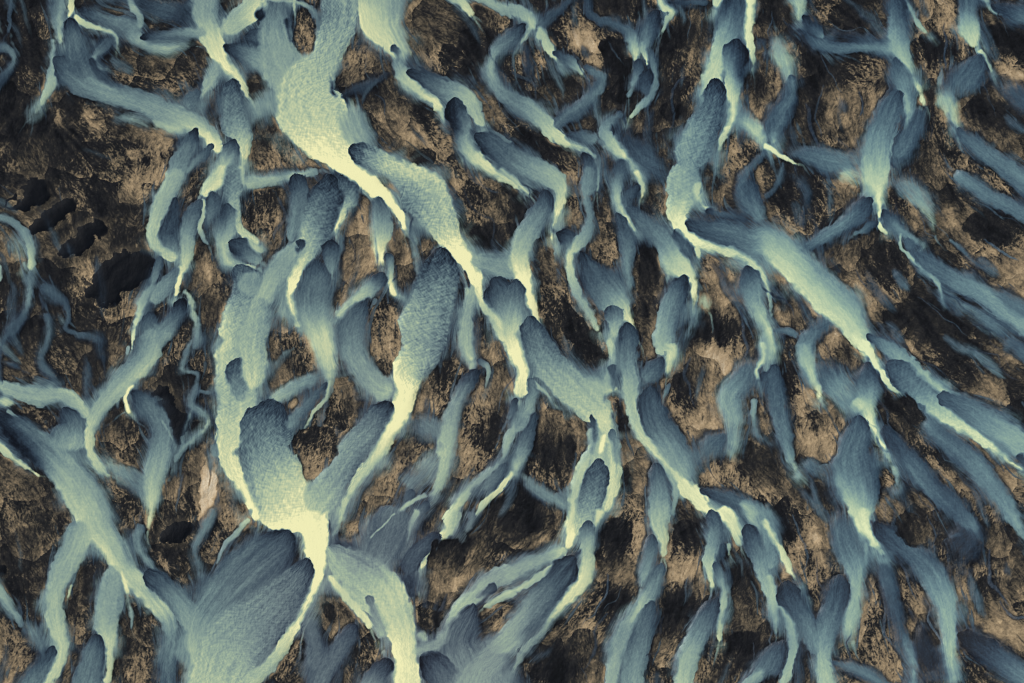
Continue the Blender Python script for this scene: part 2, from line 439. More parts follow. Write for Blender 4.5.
    qx = X * ct + Y * st_; qy = -X * st_ + Y * ct
    qy = qy + 2.5 * gnoise(X / 14, Y / 14, 58)
    ridge = gnoise(qx / 8, qy / 2.7, 59) * .75 + gnoise(qx / 16, qy / 5.0, 60) * .5 + gnoise(qx / 3.5, qy / 1.6, 62) * .5
    ridge = ridge * sstep(0, 3.5, seam) * (.35 + .65 * frag)
    # thin dark rills between low ridges, in two sets
    def lines(a_, b_, sd, w_): return sstep(w_, w_ * .25, np.abs(gnoise(a_, b_, sd)))
    qy2 = qy + 1.5 * gnoise(X / 6, Y / 6, 64); qx2 = qx + 1.5 * gnoise(X / 6, Y / 6, 65)
    rills = np.maximum(lines(qx2 / 17, qy2 / 5.0, 66, .22), .75 * lines(qx2 / 6.5, qy2 / 13, 67, .2) * (idv > .35))
    rills = np.maximum(rills, .8 * lines(qx2 / 9, qy2 / 2.9, 68, .26) * frag)
    # flecks of dry silt break through the wet basalt along a ragged front
    fl = gnoise(qx2 / 3.6, qy2 / 1.7, 69) * .8 + gnoise(qx / 7, qy / 2.6, 70) * .6 + gnoise(X / 1.5, Y / 1.5, 72) * .5
    N = blot * .8 + big * .7 + mid * .35 + longs * .06
    N = N * (1 - .7 * H * sstep(5.5, 7.5, L))
    g = Lb + N
    pure = H * sstep(5.8, 7.5, L)
    q = 1 / (1 + np.exp(-(g - 3.35 + 1.55 * fl * (1 - .8 * pure)) / .42))
    dark_ = np.clip(.75 + .38 * g, .3, 2.8) + .22 * fl
    tan_ = np.clip(4.7 + .48 * g - .5 * sstep(420, 120, X) + .25 * mid, 3.2, 8.8) + .30 * fl * (1 - pure)
    bim = dark_ * (1 - q) + tan_ * q
    soft_ = np.clip(g, .6, 9) + .35 * fl
    kb = np.clip(.15 + .6 * sstep(-.2, .3, gnoise(X / 70, Y / 70, 73) + .25 * big), 0, 1) * .85
    Ld = bim * kb + soft_ * (1 - kb)
    rl = rills * (.25 + .5 * frag) * sstep(1.5, 3, Ld) * sstep(8, 5, Ld)
    Ld = Ld - rl - sstep(.6, .95, rid) * .6 * sstep(2, 4, Ld) * (1 - pure)
    Ld = Ld * (1 - Pm) + .2 * Pm
    # thin films join neighbouring strands
    A1 = blur(A, 6); W1 = blur(W * A, 6) / np.maximum(A1, 1e-3)
    ff = sstep(.36, .78, A1 + .12 * mid + .06 * longs) * .85 * (1 - A) * (1 - Pm)
    Wf = np.clip(W1 - 1.3 + .35 * along + .5 * mid, 1.5, 7)
    W = np.where(A + ff > 1e-4, (W * A + Wf * ff) / np.maximum(A + ff, 1e-4), W); A = np.clip(A + ff, 0, 1)
    # wet margins and trickles beside the water
    near = blur(A, 3); wide = blur(A, 9)
    trick = .8 * sstep(.9, 2.2, longs + .5 * gnoise(X / 25, Y / 25, 57) + 2.2 * (wide - .35)) 
    pale = sstep(4.6, 6.2, blur(W * A, 5) / np.maximum(blur(A, 5), 1e-3)) * sstep(-.25, .3, gnoise(X / 26, Y / 26, 74))
    rim = sstep(.10, .42, blur(A, 1.2)) * (1 - A) * (1 - .8 * pale) * np.clip(.6 + .8 * gnoise(X / 18, Y / 18, 79), 0, 1)
    Ld = Ld * (1 - .5 * rim)
    shoal = sstep(.03, .4, near) * pale * (1 - A)
    wetm = np.clip(sstep(.04, .5, near) * .8 * (1 - pale) + trick * .7, 0, 1) * (1 - A)
    Ld = Ld * (1 - .5 * wetm); Ld = Ld + (np.maximum(Ld, 6.3) - Ld) * shoal * .75
    Ld = np.clip(Ld - .1, 0, 10)
    Ld = Ld * (1 - Pm) + .2 * Pm
    fa = trick * .6 * sstep(.02, .3, wide) * (1 - Pm) * (1 - A)
    Wl = 2.2 + .7 * longs.clip(-1, 2)
    W = np.where(A + fa > 1e-4, (W * A + Wl * fa) / np.maximum(A + fa, 1e-4), W)
    A = np.clip(A + fa, 0, 1)
    Wd = np.clip(W + .05 * fine + .05 * along, 0, 10.3)
    # thin films let the bed show through in streaks
    Af = np.clip(A + along * .16 * A * (1 - A) * 4 * .5 + .2 * mid * A * (1 - A) * 4 * .5, 0, 1)
    # crisp banks and bedforms: local contrast of the silt and of the sand, each within its own cover
    def crisp(F_, M_, r, k):
        m = blur(M_, r); return F_ + k * (F_ - blur(F_ * M_, r) / np.maximum(m, .05)) * sstep(.1, .5, m)
    Wd = np.clip(crisp(crisp(Wd, A, 12, .3), A, 1.6, .35), 0, 10.3)
    Ld = np.clip(crisp(crisp(Ld, 1 - A, 10, .2), 1 - A, 1.2, .4) - .1, 0, 10)
    Af = np.clip(Af + .25 * (Af - blur(Af, 1.6)), 0, 1)
    Wd = Wd * (1 - Pm) + (.05 + .5 * sstep(.2, .7, gnoise(X / 30, Y / 18, 78))) * Pm; Af = Af * (1 - Pm) + .4 * Pm; Ld = Ld * (1 - Pm) + .05 * Pm; Ld = Ld + 1.1 * sstep(.02, .25, blur(Pm, 6)) * (1 - Pm) * (1 - A)  # pool tone includes a painted faint blue reflection
    return dict(X=X, Y=Y, L=Ld, W=Wd, A=Af, P=Pm, along=along, fine=fine, rid=rid, mid=mid, blot=blot, across=across, dom=dom, L0=L, ridge=fl, rills=rills)

WR = [(0,(13,17,24)),(1,(26,35,45)),(2,(45,59,71)),(3,(65,83,93)),(4,(87,107,112)),(5,(109,132,131)),(6,(132,154,143)),(7,(154,174,150)),(8,(180,194,157)),(9,(209,213,164)),(10,(240,236,178))]
LR = [(0,(7,9,12)),(1,(17,19,23)),(2,(34,34,34)),(3,(57,53,46)),(4,(85,77,63)),(5,(115,101,80)),(6,(146,127,98)),(7,(171,149,116)),(8,(192,172,140)),(9,(210,194,164)),(10,(225,212,186))]

SUN_EL, SUN_AZ, EXPO = 42, 125, .62
WATER = """T 0 0
w: 232 -20 32 3 5,232 60 30 4 6,232 110 24 5 6,240 150 18 6,255 185 8 7
w e8: 215 150 14 5,210 220 12 5,205 280 16 5,205 330 28 6,175 390 20 6.5,145 445 10 6,125 470 4 5
w: 283 -20 16 7,283 40 14 8,272 80 10 7
w: 290 55 12 7.5,330 90 14 6.5,400 115 12 6.5,455 135 12 6,468 165 8 5,466 195 3 6
w: 450 150 20 3,410 190 20 3,378 225 16 4.5,385 265 14 5,440 285 6 5
w R: 225 240 40 2.5,280 290 65 3.5,350 340 55 4.5,430 370 45 5,540 400 48 5 4.5,640 440 55 5.5 5,730 475 50 6.5 5.5,800 505 42 7.5 5.5,850 550 32 8 6,880 590 24 8
w R: 280 82 34 2,288 130 36 3.5,300 190 50 3.5,320 260 60 3,360 320 40 4
w R s3: 362 235 18 2,400 300 22 2.5,460 345 20 3,540 375 14 4
w s4 e8: 600 470 16 6,680 510 26 6.5,750 520 20 7
w R: 310 42 12 2,360 55 24 3,450 85 30 4,520 110 45 4,545 150 35 5,590 180 18 6,660 190 10 7.5,720 186 7 7,800 190 4 5
w: 515 -10 16 6,535 30 18 5.5,560 60 14 5,560 95 16 5,540 120 25 5
w s8 o.85: 570 10 20 2,650 40 50 3,740 60 50 2,800 100 40 4
w: 1060 -20 60 6.5 8,1000 40 50 6.5 8,940 90 50 6,880 130 40 7
w: 820 -30 65 5,820 60 55 5.5,840 130 52 7,865 190 40 8,900 260 30 8.5,950 310 24 7.5,985 370 14 7,1010 420 9 7,1018 470 6 6
w R: 560 150 14 1.5,620 150 24 3,700 135 24 4,800 130 30 5.5,840 130 20 6
w s3: 890 240 20 6,860 280 38 5.5,830 340 28 5.5,806 390 12 6,795 435 5 6
w s3: 800 350 24 3,770 400 40 3.5,740 440 40 4.5
w R c.7: 932 318 22 2.5,925 370 45 3.5,930 440 65 4,945 500 66 5,970 550 45 6.5 6,978 600 24 7.5,974 650 16 8,968 710 10 8
w R: 780 515 20 2,765 570 36 3.5,725 640 42 4.5,690 720 45 5.5
w: 820 520 16 8,845 570 26 8,870 600 26 7.5,860 620 10 9
w R: 850 578 14 3,815 620 22 3.5,770 660 20 4.5,740 700 12 5
w R: 938 562 28 2.5,925 600 40 4,900 650 42 6,880 690 40 7
w R: 985 145 28 2.5,1040 150 40 3.5,1090 150 40 4.5
w R s3: 895 185 18 2,950 205 40 3,1020 230 45 5,1100 260 60 5.5
w: 45 -10 12 3,38 60 12 2.5,40 100 8 3,30 140 5 2.5
w: -20 190 20 3,40 200 16 4,58 235 10 4.5,35 280 12 3,0 320 20 2
w s4 e4: 450 470 10 4,520 475 22 5,590 500 10 6,620 510 4 6
T 1 0
w: 85 -40 50 3.5,75 40 50 4,75 110 75 5,95 200 95 5.5,130 290 120 6,180 390 140 7
w c1: 330 -40 85 5 6,335 60 80 4.5 6,300 160 72 6,255 250 80 6.5,210 330 115 7,210 410 145 7.5 7,250 490 135 8.5 7,290 550 115 9.5 7.5,340 620 70 10 8,400 690 45 10 8.5
w B9: 340 390 34 6,380 470 60 6 5,420 560 60 6.5 5,450 620 40 6
w s2: 290 285 4 2,300 330 10 2.5,312 380 14 1.5,340 390 8 1
w R s4: 10 80 20 1.5,20 40 22 2,45 0 20 2.5
w: 155 -10 8 8,152 30 6 7.5,158 70 6 4,150 120 5 3,140 160 4 3
w: 165 10 8 6,215 30 14 4.5,245 70 14 4,252 130 7 4
w B8: 500 -40 110 6 5,505 30 98 8 5,515 100 85 8.5 6,555 160 50 8 6,590 220 40 7 6,612 270 20 6
w R s4: 480 -30 35 1.5,480 0 28 2.5
w R: 548 180 12 3,568 220 30 4,580 280 32 5.5,600 320 34 6.5,660 370 28 7,710 400 22 8,735 440 22 7,750 480 12 5,760 505 4 4
w R: 605 288 16 2,650 305 36 2.5,720 345 55 4 3.5,790 370 50 5,850 395 38 6.5,880 440 30 6,895 480 26 6.5,910 520 14 6.5
w R: 795 402 36 1.5 2.5,800 450 50 .8 3.5,825 510 45 1.5 5,830 560 36 4 5.5,850 600 34 6.5 6,900 650 28 7.5,960 692 24 7.5,1034 737 18 7,1076 775 8 7
w: 640 260 6 2,700 290 8 2.5,780 330 6 3
w: 920 512 7 3,970 540 8 3.5,1030 580 8 4
w: 890 -20 30 6,950 15 24 6,1010 40 30 5.5,1044 45 36 5.5,1092 75 28 6,1099 110 20 6.5,1074 150 14 6,1054 190 7 6
w R: 1074 98 18 2,1040 135 38 3,985 175 30 4,945 230 24 5,940 290 24 5.5,970 350 34 4.5,1040 410 45 4,1084 430 45 5,1144 480 40 6,1194 540 30 7.5,1254 575 18 7.5,1324 600 16 5.5,1364 640 14 5,1372 690 10 5
w r3: 800 -10 30 6.5,840 30 22 7.5,870 70 10 8
w s4 o.8: 540 285 12 2,470 330 16 2,390 365 22 2,330 390 14 2
w s3 o.7: 500 310 8 3,440 370 10 3,420 430 8 3
T 2 0
w s3: 240 -20 16 2.5,200 30 22 2.5,150 70 22 2.5,120 105 18 4
w: 105 95 24 6,125 150 24 6.5,155 205 18 7,185 250 8 6.5,200 270 3 6
w s4: 60 170 14 2,65 250 18 2,70 320 12 1.5
w R: 165 208 15 2.5,220 240 28 3.5,270 280 18 6,290 305 8 6.5
w s2: 300 -20 16 2,310 50 20 2.5,350 80 22 3,420 100 24 3,470 130 26 3.5,488 180 28 6,495 230 16 7.5,490 250 5 7.5
w: 620 10 6 2,700 8 14 2.5,790 10 14 3.5
w: 590 -10 16 7,605 30 18 7,640 45 14 7.5,620 80 14 6,598 135 4 6
w R: 585 45 24 2,565 80 35 2.5 2,545 140 38 4.5 2.5,530 190 24 6 5,540 240 10 7.5,545 270 5 7
w: 555 190 16 3,562 250 16 4,572 300 14 4.5,570 350 18 4.5,540 400 24 4.5,500 440 14 6,465 480 5 7
w R: 510 238 22 2.5,505 280 24 3,485 330 14 4.5,465 400 4 5
w R: 545 285 22 2,535 330 34 2.5,540 390 26 3.5
w R: 285 268 12 3,330 285 22 4.5 3.5,360 320 26 3 4.5,330 370 30 3 4.5,270 430 34 4 3,200 480 30 3.5,165 520 22 5
w s5 o.85: 460 500 20 2,470 580 35 2.5,540 650 50 3,640 690 40 3
w s3: 210 540 12 2.5,280 545 28 3.5,350 565 32 5
w: 450 450 16 3,400 480 22 4,370 520 24 5,390 560 40 6,430 600 30 7,465 640 16 7.5,500 690 10 8
w R: 290 615 16 2,310 660 36 3,318 720 34 4,305 770 28 5,295 790 24 5
w: 830 -20 30 7,815 40 20 7
w R: 890 -10 50 2 3,885 40 55 2.5 3.5,870 110 55 5 4,840 200 45 7 5.5,815 270 42 7.5,795 330 46 7,765 400 22 5.5,752 440 8 5
w: 955 -20 24 9,950 60 24 9,945 140 22 8.5,958 200 14 7.5,965 250 10 6.5,962 290 4 6
w R: 895 168 42 2,892 220 62 4.5 1.5,890 290 50 6.5 1.5,885 340 36 7.5 5,885 420 26 8,875 490 20 8,840 560 16 7,822 620 10 6.5,818 680 8 6
w R c.8: 812 325 38 2,812 370 50 3,795 450 62 4 3.5,760 530 72 5.5 4,725 610 88 5.5 4.5,695 690 95 5.5 5
w s5: 880 450 14 5,940 490 36 6.5,990 540 32 7,1022 590 12 8.5
w R s6: 990 160 30 2.5,1015 210 24 4
T 3 0
w s3: 115 -30 45 6,125 30 26 7,125 70 12 7,140 110 5 7
w R s5 o.85: 90 110 34 1.5,120 120 30 1.5
w R: 140 62 14 2,165 100 30 2.5 2,200 130 26 3,230 160 8 5
w s7 o.8: 230 130 10 2,320 145 25 1.5,420 170 25 3
w s2: 145 130 14 2,200 175 30 3.5,280 190 26 4 3,370 190 22 4,450 190 26 4.5,510 200 30 5.5
w s2: 520 -40 40 2.5 1.5,520 40 48 3.5 2,525 110 48 5 3.5,522 170 50 6 5,545 230 32 6.5,575 280 18 6.5,595 330 12 7,612 380 14 8,622 410 16 8,632 430 4 8
w: 545 -10 10 4,575 40 12 5,598 90 10 6,620 120 12 7,640 140 4 7
w R s3: 510 230 20 3,520 270 35 3.5,540 330 45 4 5,560 390 34 6 4,565 450 20 6,555 520 14 5.5,550 550 5 5
w s3: 612 430 16 3,590 500 40 3,550 580 46 3.5,500 640 30 4
w R A5: 520 365 25 2.5,490 420 52 3 3.5,460 500 60 4,440 570 60 5,430 640 65 6,425 700 60 7.5,440 790 30 8.5
w s7 o.75: 40 130 14 5,45 200 44 6,72 255 36 7,84 300 18 7,92 340 10 6.5
w s5 o.85 R: 95 320 22 3,75 420 46 2.5,40 480 52 3,10 530 36 4
w R s2: 92 302 18 3.5,98 360 20 4.5,75 420 32 3.5,40 470 45 3 3.5,20 520 40 3 4,25 560 22 5,30 585 5 9
w s5 o.85: 60 610 10 3,160 620 40 3.5,250 640 46 4,330 660 40 5.5
w: -20 575 14 8.5,0 585 12 9,40 615 10 8.5,80 640 8 8,120 660 5 7.5
w s3 o.85: 0 590 12 4,-40 640 18 3.5,-90 700 22 3,-100 770 24 3.5,-70 830 24 4,-20 890 24 4.5
w s3 o.8: 60 640 10 3.5,50 700 12 3.5,20 760 12 3,-20 800 14 3
w s6 o.7: 110 690 22 2.5,150 770 22 2.5,150 850 18 2
w s4: 800 -20 45 2.5 3.5,800 40 42 4,800 100 48 6.5,815 150 38 7.5,835 195 20 8
w: 835 195 16 8,860 220 10 6.5,880 250 8 6,900 300 6 6
w R s6: 850 220 25 2.5,830 270 60 3,785 340 60 3.5,750 390 40 5
w s7 o.8: 680 350 20 6,712 400 46 6.5,735 450 34 7.5,748 495 18 8,756 550 10 7
w R s3: 760 515 14 3,800 555 35 3.5,870 610 40 4,950 670 45 4,1050 740 50 4
w s3: 865 -10 14 6,890 40 10 6,930 60 12 4
w R s3: 895 20 18 2,960 40 40 2.5 2,1040 70 40 4
w s8 o.7: 910 320 30 3,980 370 40 2.5,1060 430 40 3
T 0 1
w s8 o.6: 30 240 40 4,70 300 40 5,95 370 34 6.5
w: -20 185 14 4.5,40 200 22 4.5,92 245 24 4.5 5,125 310 22 6.5 5,130 370 16 7.5 6,122 408 14 6.5
w: 125 395 20 3.5,118 460 16 4,115 520 14 4.5,100 570 14 3,50 630 20 2.5,15 680 12 3,0 740 10 2.5
w: -8 370 12 6,0 410 12 6,-6 450 8 6
w s2: 150 460 20 2.5,200 480 28 3,250 520 22 2.5,275 580 10 3.5,262 630 14 2.5,300 650 14 3.5,390 675 14 2,405 740 12 2
w s2: 180 560 20 2.5,195 620 14 3.5,185 690 12 3.5,165 760 18 3,200 810 16 3.5,250 860 6 3
w s4: 0 760 8 3,60 780 12 2.5,90 800 8 2.5
w: 720 -20 50 5.5,690 50 42 6.5 5.5,650 120 40 6 5.5,615 210 30 6.5,612 270 26 7 6,640 310 30 6.5,690 340 30 7,715 360 10 7
w R s2: 700 110 18 2.5,690 190 32 2.5,670 250 45 3 2.5,685 300 38 4.5 4,700 330 24 6
w: 900 -30 40 7.5,870 30 42 6.5 8,820 80 30 7 7.5,800 105 12 7
w R s3: 850 90 30 3,850 150 36 3.5,830 210 20 4
w: 812 105 10 6.5,815 170 10 6,800 230 12 6.5,815 270 10 5,840 305 3 5
w: 640 330 22 3.5,628 390 18 4,610 450 20 4.5,580 510 28 5.5 5,555 580 16 6.5,535 650 10 7,522 720 5 7
w s2: 715 380 18 4,680 440 32 4.5,630 490 38 5,590 530 28 5.5
w R: 800 118 16 3,770 180 42 3.5,745 250 36 5,750 320 32 6.5,735 390 24 7.5,712 440 18 8.5,703 490 8 8.5,700 512 3 8
w s2: 735 470 12 5.5,765 510 12 6,775 570 18 6,785 630 16 5,785 690 30 4,770 720 12 4
w R: 592 565 18 2.5,600 610 38 3.5,620 660 50 5,625 720 55 5.5
w R: 725 518 28 1.5,720 550 32 2.5,700 590 38 3 3.5,650 650 45 4.5 5.5,620 710 50 5
w: 960 -30 20 7,962 0 14 7,975 50 12 6,985 90 4 4
w c.7: 930 -40 50 4 5,930 50 50 4 5,930 110 36 4.5 6,945 170 20 6,960 230 16 7,1000 270 22 7,1040 300 20 7.5
w R: 905 135 20 2.5,912 190 48 2.5 5,900 250 46 4.5 6,890 310 28 6.5,910 360 26 6.5,960 378 18 6.5,1030 390 18 6.5
w R: 925 285 30 2.5,960 305 46 2.5 3,1010 340 42 5 3.5,1050 370 24 6
w R c1: 950 385 36 3,980 430 60 4,985 500 65 5,965 580 75 6.5 5,940 650 72 7.5 5.5,925 720 70 8 5.5
T 1 1
w s2: -60 45 40 6.5 5.5,40 40 26 6,150 18 20 5.5,260 -5 16 5
w R: 165 25 45 2,172 70 42 2.5 3.5,165 140 36 4,150 220 30 4.5,135 290 20 5
w: 40 320 20 6,0 310 20 6.5,-40 270 16 6
w s2: -10 390 50 5,-20 440 60 5,-60 500 60 5.5
w R c.9: 292 25 38 2,290 75 70 2.5,270 140 80 4 3,240 220 80 5.5 3.5,210 290 55 7 5,175 360 40 8 7,150 420 32 8.5,135 480 22 9,145 550 24 8,165 600 24 7.5,185 630 14 7
w: 215 270 40 5.5,160 320 45 5.5,100 390 60 5.5,60 440 50 6,30 500 45 6.5 6,0 560 50 6.5
w R: 160 285 14 2.5,180 290 22 2.5,150 330 24 3.5
w R c.8: 340 25 22 3,370 60 48 3.5,385 100 35 4.5,355 150 28 6,335 200 18 8,320 240 10 9,318 265 4 9
w R c1.2: 385 -90 40 2.5,440 -60 58 4.5,520 -25 46 7,600 20 60 5.5 8,665 85 110 4.5 7.5,720 165 85 6 6.5,755 230 62 7 7,790 290 48 9,840 350 38 10,870 400 36 9.5,885 460 26 9,890 520 10 8
w: 340 -10 42 10,430 30 40 10,500 90 34 10,560 150 24 9.5,590 200 14 9,600 245 6 9
w R A8: 480 110 28 3.5,490 170 40 4.5,495 240 45 6,490 300 25 8,490 350 14 9,505 390 7 8
w R: 520 335 20 3,540 370 18 5,535 420 12 6.5,540 460 14 8.5,555 490 18 9,570 500 4 9
w R: 505 408 28 2.5,490 440 38 3,460 470 34 5.5,410 500 24 6.5,370 540 22 6,315 590 30 6.5
w s3: 480 500 14 4,468 550 10 4,460 610 4 5
w s5: 625 200 20 4,635 260 28 4.5,640 330 18 4.5,650 400 14 4,655 500 8 3.5
w s8 R: 240 360 36 2.5,240 430 66 3.5,230 510 80 4,240 590 75 6 5,262 660 58 8 7,275 720 48 7.5,290 785 38 7,300 830 22 7,298 870 12 6.5,280 920 14 6,270 960 8 6
w R: 295 290 45 2,300 330 40 3.5,305 400 20 4.5,305 450 7 5
w s2: 335 245 10 4,340 300 12 3.5,325 370 5 3.5
w s5 R: 440 530 28 2.5,410 580 50 3.5,385 640 70 4,390 720 58 5 4.5,430 800 52 5.5,455 870 44 6 5.5
w s2: 850 350 40 6.5 7,930 375 50 5,1030 385 50 5.5,1090 360 40 6
w R c1.2: 745 325 50 2.5,740 385 80 2.5 4,720 460 95 4 4.5,700 540 100 5.5 4.5,670 620 110 6.5 5,650 690 115 6.5 4.5,640 750 90 7.5 5,610 810 68 9 6.5,600 870 50 10 9.5,580 950 42 9.5,540 1020 36 9,500 1100 32 8,450 1170 24 7,400 1240 20 7,360 1310 20 7,335 1380 16 7
w s2: 870 450 32 6.5,850 540 35 5.5,840 600 36 5.5,842 690 38 6,850 730 30 6.5,870 770 16 7.5
w R: 960 445 55 2.5,980 490 85 3 3.5,1000 560 72 5,1012 640 62 7.5 6,1020 700 50 9 6
w: 885 480 16 8.5,900 520 16 7.5,930 555 22 6.5,970 605 26 7.5,990 650 26 8
T 2 1
w: -60 -15 22 6,10 35 16 6.5,50 75 10 7,75 97 4 7
w R: -145 -145 16 2,-100 -120 50 2.5 3,-20 -60 60 3.5,60 -20 55 5 4.5,130 10 50 5.5 6,180 50 45 6 6.5,195 110 26 6.5 8,182 170 16 8.5,166 220 10 8.5,165 280 6 8.5,175 320 4 7
w R: 130 90 32 2.5,130 130 42 3.5,100 190 45 4.5,60 250 50 5.5,30 320 45 6.5,32 390 45 8.5,60 470 32 9.5,80 540 24 10,100 590 14 9.5,115 620 5 9
w: -10 640 50 7.5,0 690 40 8.5,20 740 36 9.5,42 800 30 9,35 870 30 8,30 920 20 8
w R: 18 445 36 3,15 510 45 4,5 590 48 6,-5 670 40 8
w: 315 -30 36 4,303 30 30 4.5,290 80 24 5,305 140 22 4.5,312 190 20 4.5,298 250 30 5,255 300 30 6,230 340 18 7.5,238 420 20 6.5,262 490 24 5.5,300 560 22 6,330 610 18 6.5,352 648 7 7
w R: 185 250 24 2,220 270 40 3,240 305 26 5
w: 345 -20 8 4,345 40 8 5,340 90 4 6
w: 440 -60 22 2.5,437 0 28 3,420 60 26 5,425 120 22 6.5,450 170 16 7,480 220 12 7.5,502 252 5 7.5
w R: 505 60 24 2.5,460 110 26 3.5
w: 490 -10 14 8,515 40 14 6.5,525 80 10 7,515 118 4 8
w R: 425 175 22 2.5,450 240 40 3,465 310 36 4,462 400 24 4.5,468 470 14 5,475 520 6 4
w R s3: 660 245 36 3,690 300 38 3.5,720 350 20 3.5
w R s3: 460 145 16 3,510 190 36 3.5,570 240 40 4,620 300 55 5,645 360 60 7,690 400 44 7.5,725 440 16 8,728 490 14 8.5,730 540 12 7,722 600 10 4.5,690 670 12 4
w s6: 630 390 26 8,625 420 12 7
w R: 690 425 26 2.5,670 470 45 3.5 3,640 540 50 5 3.5,620 620 50 6 4,608 700 44 6.5,640 711 28 7.5,630 771 20 8,612 821 8 7
w R s3: 275 325 18 2,300 380 40 2.5 3,340 440 75 3,395 500 72 4.5,440 550 45 6.5,465 590 18 8,490 640 8 8,505 680 3 8
w R: 405 550 48 2.5 3.5,410 610 33 5.5,400 680 20 7,400 730 16 6.5,388 800 14 5.5,360 850 55 6
w R: 460 615 28 2.5,465 660 48 3,460 730 48 4,468 790 44 5,476 850 44 6.5 5.5,472 930 28 6.5,490 1001 28 6.5,530 1071 28 7,600 1141 28 7.5,660 1211 34 8,720 1281 28 8.5,790 1341 30 8.5
w c.6: 690 -40 98 5.5,690 40 80 6.5 5,680 110 62 6.5,658 180 38 8.5,690 230 34 9,740 280 30 8.5,830 310 24 7.5,920 340 26 7.5,970 380 26 7.5,1010 430 16 7,1030 500 12 6,1035 600 10 6
w: 740 30 30 6 7,740 90 24 7.5,765 140 14 7,800 155 4 6
w R s3: 775 158 14 2,830 170 18 3,900 188 12 2.5
w: 740 290 16 8,745 330 12 7.5,745 362 4 7
w R s4: 950 40 30 2.5,955 100 45 3,980 160 40 4,1020 205 26 4.5
w R A2 B8: 700 200 20 2.5,760 228 42 3,860 250 55 3.5,950 275 60 4,1024 278 72 7 5,1110 342 68 8.5 5.5,1194 422 72 8.5 5,1276 502 76 8.5 5,1344 564 72 8.5 5.5,1384 640 45 8.5 7,1434 700 30 8.5
w R A4: 938 390 32 2.5,955 450 55 3.5 4.5,970 530 42 5.5,1000 600 22 7,1020 640 22 8,1034 680 22 7,1040 730 18 7.5,1032 765 5 8
w s6 o.6: 760 480 16 7,775 530 24 7,790 570 6 8
T 3 1
w s8 o.7: 260 0 20 7,340 20 40 7,400 50 30 8
w: 430 -20 50 6.5,440 30 44 7.5,440 80 30 8.5,448 140 16 8.5,445 190 8 8.5,455 230 12 8,482 258 8 7
w R s2: 410 112 28 2.5,370 160 45 3,290 220 32 4.5 4,210 270 30 4,135 315 20 3.5
w R s2: 440 205 14 2.5,400 225 22 3.5,335 262 8 4.5
w R s2: 462 155 14 2.5,480 190 30 3,520 230 26 4.5,570 270 20 4.5,622 302 14 5,610 320 8 5.5
w R: 555 275 24 3.5,575 320 20 3.5
w: 530 240 9 6,532 300 8 6,570 340 12 6,620 390 14 6,680 450 14 5.5,700 520 4 5
w R A2 B4: 595 328 18 3,640 370 45 3.5,740 430 45 4,860 490 40 5,960 560 45 5,1050 620 50 5.5
w s5 o.8: 690 460 8 5,780 540 20 4,880 600 30 4,960 680 30 4
w s7 o.7: 480 30 20 3.5,560 75 46 5,620 130 38 6,650 190 18 6.5,670 262 6 6.5
w s2: 740 5 28 4.5,820 60 35 4,900 110 35 4,1000 160 35 4,1080 210 35 4
w R s2: 960 -30 26 4,1040 40 30 4.5
w s3: 720 270 5 4.5,770 310 12 3.5,830 370 6 3
w s5: 900 480 15 3.5,960 520 38 4,1060 580 38 4
w s3: 268 602 8 5,222 625 28 3.5,170 665 40 4,150 720 48 5,150 750 36 6,165 790 24 7,190 850 20 7.5,212 905 10 8.5
w s2: 10 640 10 4,80 640 18 4,130 665 20 4
T 0 2
w: 620 -60 62 5 4.5,600 0 55 4.5 6,580 60 55 4.5 7,520 130 50 5 7,450 200 42 5.5 6.5,395 270 38 6,365 340 30 7 6.5,355 410 22 7.5,375 470 24 7,415 520 22 6.5,450 540 8 6.5
w: 512 10 12 5.5,508 60 6 5
w: 540 165 14 8,515 190 10 8.5,502 230 8 9,510 270 10 8,530 288 4 8
w s2 o.8: 505 275 5 6,470 300 4 4,440 330 2 3
w s2 o.8: 515 280 5 6,550 320 5 4,590 350 3 3
w: -40 165 28 6,60 195 36 6 5.5,150 215 45 6 5.5,250 215 36 5 6.5,320 262 28 6 6.5,360 310 30 6.5
w s2: -10 235 24 7,40 245 20 6.5,60 250 8 6
w: 20 270 8 5,70 310 8 4,110 345 3 4
w R: 258 270 30 2.5,285 320 55 3 4.5,270 390 85 4.5 6,260 450 80 5.5
w R: 0 310 30 1.5,60 345 62 1 3.5,140 410 72 1.2 4.5,210 460 70 4 5.5,270 530 70 6.5 5.5,325 605 82 7 5.5,370 690 75 7.5 5.5,390 740 70 7 6,440 805 55 8 5.5,490 890 48 8 5,540 955 45 7,590 1015 40 7.5 5,640 1065 36 7,675 1125 34 5.5,682 1195 36 4.5,672 1275 36 4,670 1360 36 3.5
w: -20 405 22 7,60 470 14 6.5,120 510 9 7,170 540 5 7.5
w s8 o.8: 400 465 18 6,480 520 40 5,560 560 40 5.5
w R s4: 530 205 26 2.5,590 250 46 3.5,640 330 48 4 4.5,645 420 50 4.5 5,625 500 55 5.5,608 580 46 6.5,605 650 24 7.5,598 710 14 8,593 760 4 8
w s2 o.7: 640 305 6 6,680 370 6 6.5,697 412 3 7
w s2: 775 -20 14 4.5,740 60 14 4,730 110 12 5,790 130 8 4,780 190 22 3.5,765 245 18 4,800 280 10 5,832 310 12 6.5,820 350 8 6,760 400 14 5,710 450 14 5,690 520 8 5,675 570 4 5
w s2 o.8: 770 260 5 5,740 350 5 5,730 420 8 5
w: 785 195 6 3.5,850 205 10 4
w s4: 858 400 26 4.5,860 470 22 5.5
w c.8: 930 -20 72 8 6,922 60 64 7.5 5.5,940 150 88 6.5,950 250 85 6.5,930 350 72 7.5 7,905 430 42 8,930 510 35 8.5,975 590 26 8.5 9.5,1010 660 20 9.5,1035 720 16 10
